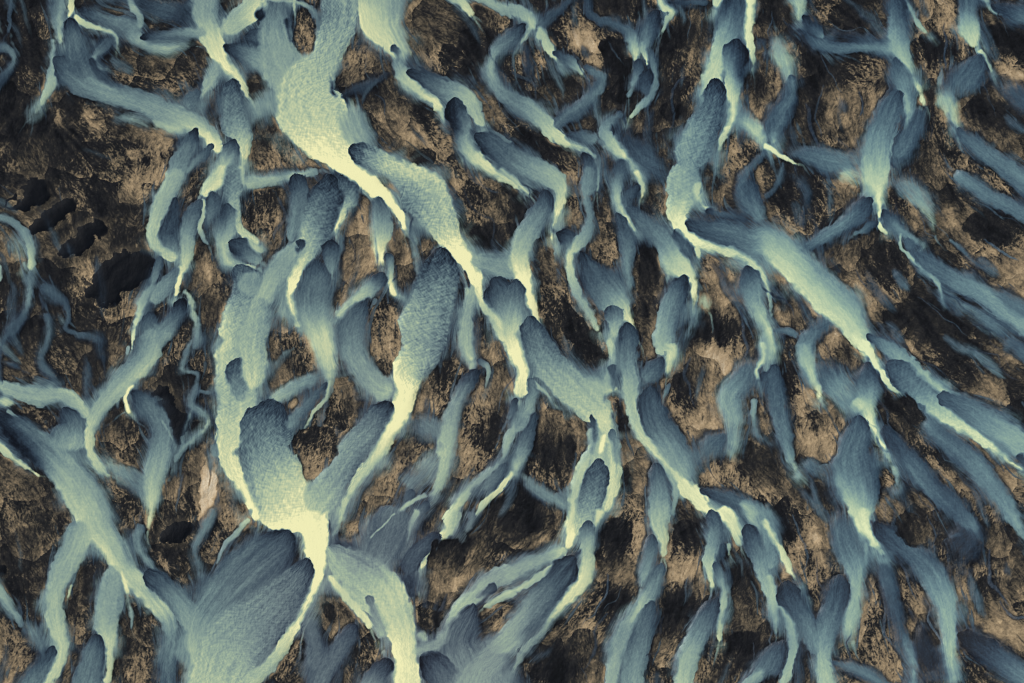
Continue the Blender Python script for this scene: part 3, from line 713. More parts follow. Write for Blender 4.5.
w R c.6 e6: 955 75 46 3,950 130 56 3.5 4,958 200 46 5,975 250 30 6
T 1 2
w c.6: 20 -190 50 6 5,0 -80 64 6.2 5.5,-20 -10 70 6.5 6,-10 100 60 7 6.5,-20 200 52 7.5 7
w s6: 40 245 20 6.5,120 200 34 5 5.5,220 150 30 4.5,290 120 14 4
w s4 o.8: 160 20 10 5,100 60 8 4.5,70 100 6 5
w R c1: 70 262 82 2.5,50 315 112 3.5,40 390 112 4.5,60 470 122 5.5,100 550 155 7 7.5,150 620 170 8.5 8,200 690 130 10 8.5,228 740 60 10,240 810 50 10,255 890 36 10
w R s2: 285 165 12 3,220 230 30 3.5,160 300 30 4,120 360 40 4.5
w: 300 145 10 6.5,275 230 10 6,230 280 6 6.5,200 340 5 6,175 390 3 6
w s3: 470 180 44 5,560 190 50 6
w R c.6: 530 255 46 2.5,505 295 68 3.5,450 370 60 5 4.5,380 440 62 5.5 4.5,315 530 72 5.5 5,260 620 90 6.5 6,215 700 90 8
w: 590 230 40 10,575 290 40 9.5,540 350 36 9,500 430 32 8,450 500 24 7,400 570 20 7,360 640 20 7,335 710 18 7,310 760 14 5.5,296 800 6 4
w R: 885 72 15 3,925 100 12 5.5,930 140 10 5.5,915 190 5 5
w s8 o.75: 610 290 36 3.5,690 340 50 4.5,740 400 40 5
w s8 o.8: 740 420 40 5,690 500 50 5,630 580 50 5
w R s3: 880 118 34 2,850 160 38 2.5 3.5,810 230 30 5,780 310 40 5.5,765 390 45 6.5 6,758 470 35 7 6,740 550 28 6.5,710 620 20 5.5,690 670 12 5
w R s2: 630 605 28 3,590 640 20 3.5
w: 690 608 12 5,620 640 12 6,560 685 10 6,500 740 6 6,450 785 4 6
w R s2: 690 645 20 3,640 690 30 4
w: 1050 320 20 5,1000 410 22 6,990 460 10 5,930 520 20 5,860 580 24 5.5,810 640 24 7,785 690 20 7.5,770 740 26 7.5
w R: 1000 485 18 3,960 540 33 4.5 3.5,900 600 33 4.5
w: 1035 510 14 7,970 590 14 7.5,910 650 14 7,875 700 6 6
T 2 2
w s2: 270 165 40 6,330 180 50 6.5,375 193 34 6.5,412 196 6 8
w: 70 150 10 6,130 200 9 6,187 275 4 6
w R: 72 150 22 4,85 200 22 5,70 260 24 5.5,30 320 38 4 4.5,-5 375 24 6
w R: 15 225 15 2.5,0 280 16 3.5,-20 320 10 4
w R: 95 285 10 3,70 360 36 3.5 3,40 440 40 4.5,20 500 22 6,5 545 8 7
w s4 o.8: 30 520 10 5,80 570 22 4.5,160 620 26 5,230 670 20 5.5
w: 390 -20 16 7,402 60 16 6,385 130 14 5.5,365 200 60 6.5
w R c.6: 72 -90 42 3,80 -40 58 3.5,105 20 64 4.5 4,140 80 72 5.5 4.5,200 140 76 6.5 5.5,260 200 75 7 6,325 260 72 7 6.5,365 320 48 8,395 400 38 7.5 6,405 480 34 7,410 560 26 7.5,388 640 22 8,365 690 26 7.5
w: 405 185 18 7,424 195 5 9
w: 330 430 28 6,285 500 30 7,255 580 26 6.5,240 690 22 7.5,240 730 32 8.5,228 800 22 9,218 835 12 8
w: 325 330 40 6.5,345 420 46 6.5,345 490 52 6.5,330 540 70 6.5
w R: 318 295 14 3,330 350 26 3.5,325 420 20 4.5,315 460 12 5.5
w: 368 360 14 8.5,362 410 16 9.5,350 460 18 8
w R: 398 350 16 4,410 420 24 5,420 500 16 6
w R c.8: 350 480 36 3,340 540 60 3.5,325 610 62 4.5,300 690 58 6 5.5,270 740 46 7,255 780 24 8
w R s2: 400 90 22 3,400 150 14 3.5,395 185 8 4
w R s2: 605 70 22 3,570 110 46 3.5,520 160 36 4.5
w R: 555 195 50 2.5,555 260 55 3,580 330 68 4 3,630 400 68 5.5 4,680 480 65 6 4,715 560 42 7 5
w R: 628 165 12 3.5,610 220 9 4.5,605 262 4 4
w: 615 495 10 6.5,638 540 14 6,655 600 16 6,640 700 8 5.5
w R: 575 490 26 3,585 560 42 4,590 640 45 5.5,588 700 45 6.5,588 730 40 6.5,606 800 24 7.5,606 870 7 7
w s10: 910 40 40 3.5,935 130 55 3.5,870 220 62 6 4.5,890 310 42 6 5,885 390 22 6.5,876 438 5 8.5
w s6 R: 850 370 20 3,800 420 55 3.5,760 480 40 4.5
w: 1000 -10 16 7,1010 60 14 7,980 110 11 7,985 160 10 6.5
w R: 1008 125 26 2.5,1030 160 26 3
w s2: 970 220 16 5,965 300 12 5.5,980 370 14 4,1010 390 5 4
w R B3: 755 590 14 3,830 614 28 3,920 648 36 3.5,1000 692 40 5,1040 745 38 5.5
w: 660 555 30 8,710 605 26 8.5,770 658 26 8.5,840 702 25 8.5,900 745 22 8,930 795 12 7
T 3 2
w R s2: 25 98 28 3,25 170 42 3,40 260 45 3.5,60 340 38 4,78 420 28 4.5,102 490 16 6,125 532 5 7
w s6 o.85: 110 480 18 4,190 500 42 3.5,270 540 40 4
w s3: 148 -10 42 5.5,150 40 36 6,165 100 24 7,190 170 18 7.5,212 235 10 8.5
w s10: 220 50 46 3,240 130 70 3.5,290 190 60 5.5 5,350 240 46 7
w R s4: 400 85 26 2.5,400 150 56 3.5,400 220 48 5.5,402 275 34 7.5,425 340 20 8.5,455 410 14 8,490 470 14 7,515 530 15 5.5,510 600 7 4.5
w s4: 340 225 40 6.5,395 275 34 8
w R: 368 305 33 3,360 370 58 3.5,340 450 78 4 3.5,350 530 100 5 3.2,370 610 84 7 3.5,375 690 46 8 7,385 740 34 8.5,410 780 22 8,450 830 12 7,475 862 5 6
w: 320 -40 40 8.5,380 10 30 9,420 60 20 9,445 100 10 7.5
w R: 395 -28 14 3,450 5 30 4.5 4,520 50 40 5.5 5,600 120 35 6,680 180 22 6.5,760 220 16 6,830 250 10 4.5
w R c.5: 485 92 38 3,540 130 62 3.5,610 200 60 5 4.5,670 260 50 7 5.5,740 310 38 8 6.5,820 360 28 8,900 420 20 8,970 480 13 8,1060 530 10 8
w: 360 0 26 9,390 28 26 9,425 75 18 9,458 130 14 8,492 180 10 7,545 215 8 6.5
w R: 685 215 25 3,760 250 52 3.5,860 310 58 5 4.5,960 370 60 6 5.5,1060 430 60 6
w R s5: 1000 455 20 2.5,1060 490 26 3
w R s3: 600 250 18 3.5,640 320 34 4.5 4,720 400 40 3.5,800 460 45 4,870 540 50 4.5,930 620 45 4.5,975 690 36 5,1010 750 22 5.5,1060 810 16 5
w R s3: 465 335 20 2.5,520 420 42 2.5,590 500 48 4 3,660 580 48 4 2.5,740 660 46 3,800 720 36 3.5,830 760 14 4,850 800 5 3.5
w s6: 950 -20 20 3,1040 60 30 3.5
T 0 3
w: 340 30 60 5.5 7,290 160 58 5.5 6.5,240 260 50 6,215 350 40 6.5,220 420 42 6.5,235 490 42 7,245 560 30 7,215 640 28 7,180 710 28 7
w s2: 290 285 10 6.8,268 352 5 7.2
w s2: -20 290 24 6,30 370 24 5.5,70 420 20 5,95 470 16 3.5
w s8 o.8: 90 420 20 3.5,130 480 30 4.5,160 540 20 4.5
w R: 212 540 16 2.5,195 590 32 2.5 3.5,150 650 48 3 4.5,110 720 50 4.5
w s2: 450 200 22 6,450 290 55 5.5,435 370 62 5.5,420 440 55 6,440 520 32 7,440 600 18 7,430 700 14 7.5
w R: 385 495 26 2.5,380 550 46 4 3.5,360 620 58 4,340 710 58 4.5
w: 480 230 12 8,505 300 14 8.5,510 340 7 7
w s2: 510 340 6 6,525 420 12 5.5,525 475 4 5
w s2: 570 40 28 3.5,550 110 24 5,570 170 20 5,620 230 14 4,660 290 5 3.5
w R: 590 248 46 2.5,640 285 48 3.5 3,690 330 48 4.5 4,750 400 55 5.5 5,800 480 68 6,825 560 70 7 6.5,840 640 80 8 7.5,845 720 85 9
w s2: 860 -20 18 4,825 60 20 4.5,780 150 14 4,800 240 9 4
w s2: 1000 20 16 7.5,950 80 13 5.5,900 130 10 5,865 215 5 4.5
T 1 3
w s6 o.9: 560 -20 100 4.5,540 60 110 4.5,500 150 110 4.5,470 230 90 5
w s2: 335 -30 14 6.5,312 40 15 5.5,300 90 8 4
w s4: 560 -30 95 4,530 80 90 3.5,490 170 85 4,480 240 80 5.5
w s6: 300 90 18 2.5,350 150 28 2.5,430 185 36 3
w R c.5: 300 150 40 7 4.5,340 190 66 7 5,400 235 100 7 4.5,460 290 110 7 6,520 350 98 7.5,560 430 76 8 7,590 510 58 9 8,600 590 50 9.5 8,605 700 60 9 8.5
w: 285 250 24 8.5,360 335 24 7.5,425 410 20 8,465 472 7 8
w R: 447 340 16 4.5,480 420 36 5.5,520 510 34 6.5
w c.4: 200 -10 112 9.6 9,230 60 62 10 9,240 150 50 10,250 240 30 10,205 350 28 9.5 9,160 440 26 8.5,110 530 26 7.5,50 610 34 6.5,-20 680 34 7,-80 740 34 7
w: 650 -20 22 6,620 60 15 5,600 130 9 4
w: 560 0 5 6,500 60 5 6,450 112 4 6
w R s3: 130 95 60 2.8,60 170 105 3.3,-40 260 120 3.8,-130 370 110 4.6 3.8,-200 480 100 5.5,-240 600 100 7
w R c.7: 208 195 26 3,170 265 72 4 3.5,90 360 115 4.3,-20 460 130 5.2 4.6,-110 550 140 6,-160 680 120 7
w s3 o.7: 40 60 4 5,-20 130 6 5,-60 180 4 4
w: 795 -20 44 7.5 6,775 60 30 7.5 6.5,720 140 18 7.5,670 210 13 7.5,655 260 8 7,650 322 4 6
w: 865 -10 30 4,855 50 16 4.5,835 90 5 5
w R: 725 92 27 2.5,680 140 44 3,620 200 46 3,600 260 40 3
w s3: 600 240 36 2.5,620 300 30 2.5,610 350 12 3
w: 1050 235 40 6,950 270 45 5.5,880 330 40 6,810 400 34 6.5,770 470 32 5.5 6,740 520 22 5.5,690 530 16 5
w s3 o.7: 640 480 30 7,690 520 20 6
w R: 955 295 25 3,920 320 22 3.5,870 350 12 4
w: 1050 318 22 6,960 352 15 6.5,905 385 7 6.5
w R s3: 872 375 24 2.5,840 440 66 3.5,810 520 80 4 3.5,830 600 110 4.5,870 710 150 5
w s2: 1060 470 36 4.5,960 560 62 5,900 640 80 5.5
w R: 680 580 60 2,720 625 66 3,780 700 80 4
w s3 o.85: 218 410 9 4,220 480 28 4,240 560 48 3.5,230 650 50 4
w s2 o.8: 215 420 4 5.5,185 500 4 5,180 560 4 5.5
w R r3: 395 455 30 2.5,340 540 44 3.5,285 620 46 3.5,250 700 40 4
w s5 o.7: 490 500 24 7,510 560 24 6.5
w R s2: 540 595 24 2.2,500 640 50 3,460 710 60 5
T 2 3
w: 225 145 22 7.5,150 178 34 5.5,60 215 38 5.5,-40 258 38 6
w: 190 190 13 7.5,120 250 18 6,40 300 15 6.5,-30 330 12 7,-90 360 8 7
w R: 308 42 28 3,300 90 40 5,300 160 34 6.5,300 230 34 7.5,260 300 34 8,200 370 28 7.5,160 420 20 7,120 480 20 5,50 550 22 5.5,20 600 14 5.5,-10 660 10 6
w: 360 -20 34 7.5,340 30 20 7.5,322 72 5 7
w R: 245 190 34 2.5,205 245 72 2.5 3,160 310 62 4 3,100 380 65 5 3.5,40 450 60 6 3.5,-20 520 55 6,-100 570 50 5.5
w R: 560 98 28 3,555 150 35 4,540 220 34 4.5,515 310 12 6
w R: 600 205 14 3.5,577 260 42 3.5 4.5,550 330 40 5.5 4.5,500 400 26 6.5,450 470 38 5,420 560 40 5.5,400 650 30 6,395 700 26 6
w R: 565 365 20 3,535 430 44 4 3,510 520 56 3.5 4.5,485 610 56 4.5 5,485 700 52 5.5
w R: 800 0 28 3,815 60 42 4,805 130 40 5.5 4,790 200 28 6.5,797 260 18 7,802 312 7 7.5
w R s2: 845 130 18 3,840 190 18 3
w R: 815 205 18 3,835 270 27 5,850 330 20 6,840 420 17 6.5,830 490 13 7,825 545 7 8
w R: 818 350 24 2.5,790 400 48 3,750 480 50 4.5,710 560 50 6,690 640 45 6.5,690 710 40 7
w: 905 -50 34 7 5,975 10 46 6.5 5,1015 80 40 5.5
w: 830 -25 36 8.5,880 40 32 8,900 90 26 7.5,918 140 8 6
w s2: 868 120 10 6,870 180 6 6
w R: 945 58 30 2.5,960 110 48 3,990 180 40 4.5,1010 260 30 6 5.5,1035 340 25 6.5,1044 420 18 5.5
w s2: 1050 590 32 5,970 665 26 5.5,920 720 26 5.5
T 3 3
w s2: -30 -10 50 5,0 80 44 5 4.5,10 160 44 4.5,10 240 28 5.5
w: -20 20 28 7.5,10 80 20 7.5,40 135 20 8,80 210 16 8,108 265 7 8,125 300 3 7
w s2: 0 240 18 6.5,18 330 20 6.5,30 430 20 5.5,30 495 5 6
w: 25 340 12 6.5,60 390 18 5.5,95 460 25 5.5,105 530 20 5.5,90 610 20 6,60 700 18 6.5
w R s2: 60 520 28 2.5,25 580 55 3,-20 650 60 4
w s6: 310 -20 50 3.5,300 80 62 3.5,325 160 64 4,350 220 50 5,357 300 28 6,350 380 36 6,325 450 40 6.5,335 520 24 8
w R: 70 292 54 2,90 350 50 2.5,140 420 45 3.5,170 490 40 4.5,200 580 28 4.5
w R: 290 265 42 2.5,283 320 50 2.5,258 400 55 3.5,232 480 55 4.5,220 550 40 5.5,225 620 36 6.5,240 700 40 7
w s2: 250 600 12 3.5,320 620 22 4,400 650 22 4,480 700 20 4
w: 375 -30 44 8,385 60 30 8.5,410 110 20 8,450 160 11 7,475 190 5 6
w s2: 395 110 14 5.5,390 220 14 4.5,385 300 5 4,410 372 5 5
w R s5: 428 45 22 2,470 90 50 2.5,560 150 50 3,640 220 60 4 3,690 310 60 5,720 400 46 6,725 480 36 6,730 570 28 6.5,745 660 24 7
w s3: 460 190 20 3,480 280 30 3,510 370 30 2.5,530 450 20 2.5,560 540 24 4,585 620 20 5,580 710 20 5
w s4: 780 -10 20 3.5,820 40 13 4.5,840 90 8 3
w s9 r4 o.9: 850 60 50 2.2,780 140 90 1.5,730 220 50 2
w s3: 780 80 10 3.5,720 110 8 3
w R r3 s3: 770 490 34 1.3,850 540 62 1.5,940 600 50 3,1050 670 45 4.5
w r4 s3 o.8: 600 440 20 1.2,630 540 46 1.2,650 650 50 1.5
T 1 2
b: 130 440 20 3.5,195 402 56 2.5,270 392 62 3,345 400 22 4
b: 250 400 86 3,235 460 80 4.5,222 510 44 5,210 580 6 5
T 1 0
b: 205 25 22 3,195 80 46 4,190 150 54 4.5,200 205 36 3.5,203 240 10 2
w: 152 -10 8 8,152 30 6 7.5,158 70 6 4,150 120 5 3,140 160 4 3
w s2: 120 60 16 2,130 120 14 1.5,145 180 12 2
w: 165 10 8 6,215 30 12 4.5,243 70 12 4,250 130 7 4
T 1 3
w s3: 770 470 26 5.5,720 535 34 5,660 550 30 5.5,620 575 18 6.5
w s5: 1030 540 40 5,960 590 60 5.2,900 640 80 5.4,870 720 110 5.5
T 1 2
w s3: 410 80 46 5,450 140 56 5.5,500 185 56 6,560 200 46 7
T 1 1
b: 505 520 22 3,505 580 60 3.5,520 650 66 4.5,525 730 50 5,515 780 14 4.5
b: 818 440 9 1.5,820 500 20 1.5,818 560 15 2
T 2 1
b: 545 300 34 1.2,550 380 48 1.5,540 460 40 2.5,515 540 26 4.5
b: 150 300 24 4,130 400 22 4,165 520 44 3,220 600 60 1.8,300 680 50 1.5
T 2 2
b: 430 220 14 2.5,440 300 26 1.5,450 380 26 1.2
b: 165 260 30 4,160 330 66 5,170 420 90 1.5,180 520 70 3,130 600 40 5
T 1 2
b: 340 130 24 3,345 210 44 4.5,330 290 60 2.5,300 360 40 2
b: 760 130 50 3,720 200 66 3.5,690 250 44 4.5
T 2 3
b: 440 20 50 1.2,420 100 66 1.2,430 180 62 3,450 260 50 6,480 300 20 5.5
b: 690 40 46 1.2,690 110 56 1.5,700 200 60 5.5,720 270 50 7.2
b: 620 370 24 1,650 420 56 1,640 500 50 3,610 580 36 6
b: 930 240 44 1.2,930 320 56 2.5,930 400 44 5.5
T 3 2
b: 520 220 44 1.2,570 280 40 1.5,620 350 36 3
b: 200 280 44 2,200 350 80 5,210 430 70 6,170 480 30 5
T 3 3
b: 530 40 56 1.3,600 90 62 3,640 130 30 5
T 1 3
b: 700 380 60 1.5,690 440 48 2.5,680 490 26 4.5
b: 760 100 50 1.2,760 180 80 2.5,740 260 60 5.5
T 1 3
w s2 o.6: 150 60 5 3,70 110 8 2.6,-40 200 9 2.8,-140 310 8 3.5,-200 400 6 4
w s2 o.55: 175 100 4 4.8,90 170 6 4.8,-20 260 7 5,-120 370 6 5.4
w s2 o.6: 165 150 6 2.6,110 190 12 2.4,20 280 14 3,-70 380 10 4
w s2 o.5: 190 260 5 3.4,110 350 8 3.6,10 450 9 4.2,-60 520 6 4.8
w s2 o.5: 200 230 4 5.6,120 310 6 5.6,20 410 6 5.8,-80 520 5 6.2
"""
LAND = """T 3 0
d R: 620 150 40 1,680 200 90 1.5,720 270 90 3.5,700 350 60 5
d R: 870 125 40 1,950 150 60 1,1040 200 70 1.5
d s12: 950 260 50 7,1030 330 50 6
d R: 790 450 40 1,860 440 70 1,960 480 80 2.5,1050 520 80 3
d R: 130 240 40 1.5,220 260 60 1.5,320 290 70 3,330 400 110 5,300 520 110 5.5
d R: 260 70 60 1.5,350 50 70 1.5,430 100 50 4
d R: 500 650 40 1.5,560 615 60 2,640 640 70 3,700 700 60 5
d R: 650 480 40 2,690 590 40 5
d R: 810 640 30 1.5,870 650 50 2.5,980 710 60 5
d s12: 750 110 90 6,680 80 50 5.5
T 3 1
d R: 500 115 35 1.5,560 140 60 3,600 210 40 4
d R: 700 85 45 1,760 110 50 1.5,740 180 60 6,730 240 40 7
d R: 800 210 60 1.5,900 220 90 1,1000 260 90 2.5
d s10: 960 350 90 6.5,930 430 60 7
d R: 675 295 30 1.5,720 320 50 4.5
d R: 20 100 60 2,150 90 100 2,180 180 70 3.5
d s10: 60 220 30 6,120 260 20 6
d R: 440 300 60 2,480 370 100 2,500 450 80 3,520 540 60 7
d s9: 330 390 40 6,370 470 50 6,405 550 40 7.5
d R: 480 590 60 1.5,620 560 80 1.5,700 640 90 1.5,780 720 90 2
d R: 40 470 60 2,100 540 60 4,130 600 40 6
d s9: 300 50 80 6,370 80 30 7
T 2 0
d R: 150 150 50 1.5,190 170 50 2,260 160 60 7,330 130 40 5
d R: 360 180 40 1,400 200 70 1,400 300 50 1
d R: 120 330 40 1,180 310 50 1,160 420 50 5.5
d: 430 330 50 .5,430 430 50 .6
d R: 600 440 40 .8,660 450 60 1,720 470 30 2
d R: 600 150 40 1.5,690 150 90 1.5,770 240 50 5.5
d s10: 700 330 50 6,680 260 40 4.5
d R: 20 530 50 1.5,100 590 60 1.5,200 630 40 2
d R: 930 300 40 1,980 330 60 1,960 430 50 5
d: 1000 20 40 1,1010 100 30 1.2
d: 250 60 40 1.5,330 30 40 1.5
d R: 500 60 40 1,560 30 30 2
T 1 0
d R: 870 130 70 .7,850 250 50 1,960 110 50 .8
d R: 760 200 60 1.5,800 260 50 2
d R: 400 120 30 3,440 200 80 4.5,400 290 60 5
d R: 690 440 60 1.5,640 500 60 2
d s9: 530 540 50 6.5,700 570 50 5.5
d R: 700 620 60 1.5,620 660 60 1.5
d R: 430 340 50 1.5,500 320 50 1.2
d: 20 40 30 1,30 150 30 1
d: 20 420 20 .8,60 490 20 1.5
d s9: 960 440 40 6,1000 480 40 6
T 2 1
d R: 540 295 36 1.5,545 380 48 2,530 470 40 3
d: 600 400 10 5.5,595 480 12 5.5
d R: 560 560 50 1,500 520 30 1.5
d R: 140 580 30 1.8,210 650 60 2.2
d R: 20 100 40 2,40 180 50 1.5,0 280 30 2
d R: 345 150 36 2.5,365 220 30 2.5
d R: 700 640 50 1,800 610 80 1.5,900 680 80 2
d s12: 820 450 80 6.5,880 540 70 7
d R: 810 30 50 2,850 70 40 1.2
d s10: 240 170 40 5,340 320 60 5
T 2 2
d R: 50 430 40 1.5,150 420 90 1.2,230 460 70 2
d s9: 210 350 70 5,150 550 90 5.5
d R: 20 600 60 1,120 650 70 1
d: 425 250 20 2.5,440 360 34 1.2
d R: 450 520 40 1.8,450 620 50 2.5
d s8: 520 480 40 6.5
d R: 660 130 40 1,690 200 60 2,690 320 70 5
d s12: 750 120 60 6.5,790 210 60 6
d R: 830 450 40 2,860 480 50 3.5
d R: 930 410 60 2,980 520 50 2
d R: 300 20 70 .7,260 90 30 2
T 3 2
d R: 470 230 40 1.2,550 250 70 1.5,600 330 60 3,630 400 40 5
d R: 680 440 40 1.5,760 490 50 3,820 560 50 5,880 640 40 5
d R: 730 0 80 2,820 100 100 2,900 190 70 6,930 250 40 6.5
d R: 980 260 60 1,1050 330 60 1
d: 90 30 50 1.2,90 180 50 2.5,110 300 30 5
d R: 180 300 60 2,200 350 80 5,220 430 60 6
d R: 160 600 50 1.5,240 610 60 2.5,300 650 40 2
d R: 560 690 60 1,640 720 60 2
d R: 540 560 60 2.5,640 640 40 5
d s8: 870 440 40 6,950 560 40 6
T 2 3
d R: 400 60 80 1.2,420 160 60 1.5,470 260 50 5.5
d s8: 500 20 40 6.5,500 80 40 6.5
d R: 340 295 30 2,410 350 80 1,380 440 70 2.5,330 490 50 5.5
d R: 690 50 70 1.2,700 110 70 1.5,680 200 70 5.5,720 280 50 7
d R: 610 360 30 .8,680 380 100 1,640 450 80 2,620 560 50 5.5
d R: 900 220 50 1.2,940 300 80 2,950 410 60 5
d R: 880 530 80 1,960 560 80 1.2,900 640 60 1.5
d R: 150 590 50 .8,150 640 110 1,250 560 60 1.5
d R: 20 40 60 1.5,140 30 60 1.5
d s8: 50 130 50 5.5,170 90 40 5.5
T 3 3
d: 90 20 50 .5,110 130 40 1.5
d s10: 150 200 60 6,250 190 50 7
d R: 500 60 40 1.5,560 70 90 2.5,640 130 40 5.5
d R: 150 300 30 1,150 350 50 1.5,210 370 30 4.5
d R: 400 440 40 1.5,430 460 60 3,470 520 50 6
d s10: 610 330 60 6,640 420 40 6
d R: 850 280 50 2,900 340 100 4,950 460 80 6.5
d R: 1000 370 40 2,1040 420 40 2
T 1 1
d R: 800 230 30 1.5,880 250 60 1.5,980 270 80 1.5
d: 960 160 80 2.5,800 60 60 2.5
d R: 570 340 30 1.5,605 340 30 1.5
d R: 540 520 50 2.5,520 600 70 4.5
d: 822 450 16 1.2,822 560 22 1.2
d R: 920 600 30 1.5,940 700 40 2
d R: 390 150 30 .8,420 160 20 2
T 1 2
d R: 240 380 50 1.5,240 430 80 1.8,230 510 40 4.5
d R: 310 320 50 1.5,340 250 50 4
d: 500 20 60 2.5,510 90 30 4.5
d R: 730 80 60 2.5,770 160 70 2.5,690 230 50 5.5
d R: 960 300 50 2,900 450 60 2
d: 970 230 50 1.2,1000 260 30 1.5
d R: 1000 600 60 .8,960 660 60 1
d s9: 570 480 90 4.5,480 600 60 5
d s10: 150 90 80 4.5,200 60 50 4.5
T 1 3
d R: 270 370 30 1.5,330 450 40 1.3
d R: 820 40 70 .8,800 110 80 1,870 150 60 1.5
d s8: 780 240 90 5.5,700 270 40 5.5,880 260 50 6
d R: 700 390 80 1.5,680 440 50 2.5
d R: 900 440 60 2.5,970 430 60 5
d R: 1000 20 60 .8,1030 80 60 3
d: 430 580 50 1.5,380 660 50 2.5
T 0 0
d: 30 400 60 2,110 500 60 1.5,30 560 40 1.5
d: 200 560 40 .8,300 530 20 .8,330 620 24 .6
d: 480 620 60 1.2,590 640 40 1.5,440 560 30 1.5
d: 590 250 34 2.2,600 290 20 2.5
d s8: 360 410 24 6.5,355 470 28 6.5,390 530 24 4.5,430 560 10 5.5
d s4: 240 420 6 6,235 480 22 6.5,255 520 8 6.5
d s8: 100 640 80 4.2,180 560 60 4.2
d s7: 520 530 50 5,650 560 60 5.5,410 660 20 6
d: 560 160 60 1.2,690 165 60 .9,770 175 30 .8
d: 1000 300 30 .8,1020 400 14 1
d: 720 0 60 1.5,760 60 30 1
d s8: 740 390 60 5.5,620 380 60 5
d: 90 40 40 3,100 200 60 2.2
d: 280 400 40 1.2,300 470 50 1.6
T 0 1
p R: 20 140 20 .3,90 120 42 .2,150 80 56 .2,200 60 30 .2
p R: 130 240 24 .4,200 190 44 .3,280 140 36 .2,310 115 14 .2
p R: 240 330 18 .2,330 280 50 .2,390 230 36 .2,415 270 20 .2
p R: 345 500 14 .2,430 440 64 .2,500 400 84 .2,560 370 64 .2,585 310 24 .2
p: 380 520 30 .2,440 500 50 .2,460 550 18 .2
d s3: 100 100 10 4.2,40 60 20 4.2,10 100 20 4.5
d s3: 60 200 10 4.5,160 150 12 4.5,220 110 14 4.5,250 60 20 4.5
d s3: 170 280 16 4.2,230 230 18 4.2,330 180 20 4.2,400 150 16 3.5
d s5: 470 70 50 5,560 60 80 5.5,460 110 20 5
d s4: 480 250 30 2,460 180 40 2
d s4: 500 530 30 4.5,560 560 20 4.5
d s4: 300 430 40 4.5,380 360 10 4.5,440 310 10 5,500 290 8 5.5
d s6: 850 350 60 5.5,840 430 60 5,800 350 14 7.5
d: 800 300 20 .8,810 360 14 1
d s5: 840 560 60 3.2,870 620 50 3
d s6: 40 300 50 5.5
T 0 2
p R: 610 220 16 .1,650 200 30 .1,660 290 50 .1,720 320 40 .1,720 370 30 .1,690 410 10 .1
d s4: 450 50 40 5.5,470 90 30 5.5
d s4: 600 150 12 6,590 190 10 5
d s3: 840 450 16 8,838 520 42 8.6,832 600 34 8.2,825 690 30 7
d s4: 690 600 40 5.5,710 560 30 5
d: 170 320 60 3,130 300 30 4.5
d: 750 570 30 2,760 680 30 2
d s6: 450 480 60 5,530 470 40 4
d s4: 260 620 6 7,250 680 4 7
d: 270 100 40 4,330 170 20 3
T 0 3
p R: 640 110 14 .1,690 85 40 .1,750 75 40 .1,775 90 20 .1
p: 0 210 20 .3,10 260 24 .3
d s4: 640 30 40 4.2,700 10 40 4.2
d s3: 680 150 30 3,740 170 40 2.8
d s4: 580 130 6 6.5,640 180 16 5.5,670 240 16 4.5,680 300 8 6.5
d: 380 240 30 2.5,330 340 50 2.5
d s6: 830 400 20 5.5,860 340 30 4.5
d s4: 100 40 12 6,108 80 6 7
d: 590 420 30 1.8,600 540 40 2.5
T 0 1
d s3: 380 330 12 6,330 400 12 5.5,335 450 10 5
d s2: 560 310 10 6,520 290 10 5.5
d s3: 40 20 30 4,110 40 12 5,170 60 10 5
T 0 2
d s3: 848 440 16 7.8,840 520 40 8.4,832 600 36 8.2,824 700 34 7.4,815 780 20 6
T 3 0
d s9: 40 140 60 6.8,55 220 70 7
d s9: 690 370 60 6.8,735 450 50 7
d s9: 240 690 50 6.5,330 690 60 7.2,390 720 50 7.8
T 3 1
d s9: 500 70 60 5,590 90 60 7.2,645 170 40 7.2
T 0 1
d: 50 320 50 6
d s2: 100 90 14 4.5,20 150 14 4.8,-20 190 14 4.5
d s2: 330 150 12 5,260 190 10 4.6,190 250 10 4.8
d s2: 430 270 10 5.5,400 330 12 5.5,350 400 14 5.5,320 470 16 5.5
d s2: 470 540 14 5,540 520 20 5.2,580 490 14 5.5
"""
TONE = """22343323134544333332333223234532
23334334144544324361234532232622
23334454232332243231235342343336
23344544233354542332334532463443
33333554444454332234334432553244
32335433344443533442334522433433
43333433445554332452343442334442
53332444445554423444244534423245
23423344445445452354326644554236
33344433544534342434633345533223
43354332444444453322455435335235
33445242454545454443446536633252
34333133444544434553456445433443
43354354334454432245645335434355
44434574444554424335443434453455
43343234334444332323623316445223
34343333334535434544563364433344
23444453434345554243443443344555 
43333333434343544345333424444456
53434444333444442243433333454333
"""
import bpy, math, time
M_PX = 0.5                                   # metres per traced pixel
CX, CY = 512.0, 341.5
sc = bpy.context.scene
col = sc.collection


def lin(c):
    c = c / 255.0
    return c / 12.92 if c <= .04045 else ((c + .055) / 1.055) ** 2.4


ALB = 0.70                                   # brightest silt comes out near 0.6


def ramp_node(nt, table, fac):
    n = nt.nodes.new('ShaderNodeValToRGB'); cr = n.color_ramp
    while len(cr.elements) > 1: cr.elements.remove(cr.elements[-1])
    for i, (p, c) in enumerate(table):
        e = cr.elements[0] if i == 0 else cr.elements.new(p / 10.0)
        e.position = p / 10.0; e.color = (lin(c[0]) * ALB, lin(c[1]) * ALB, lin(c[2]) * ALB, 1)
    nt.links.new(fac, n.inputs[0]); return n.outputs[0]


def attr(nt, name):
    n = nt.nodes.new('ShaderNodeAttribute'); n.attribute_name = name; return n.outputs['Fac']


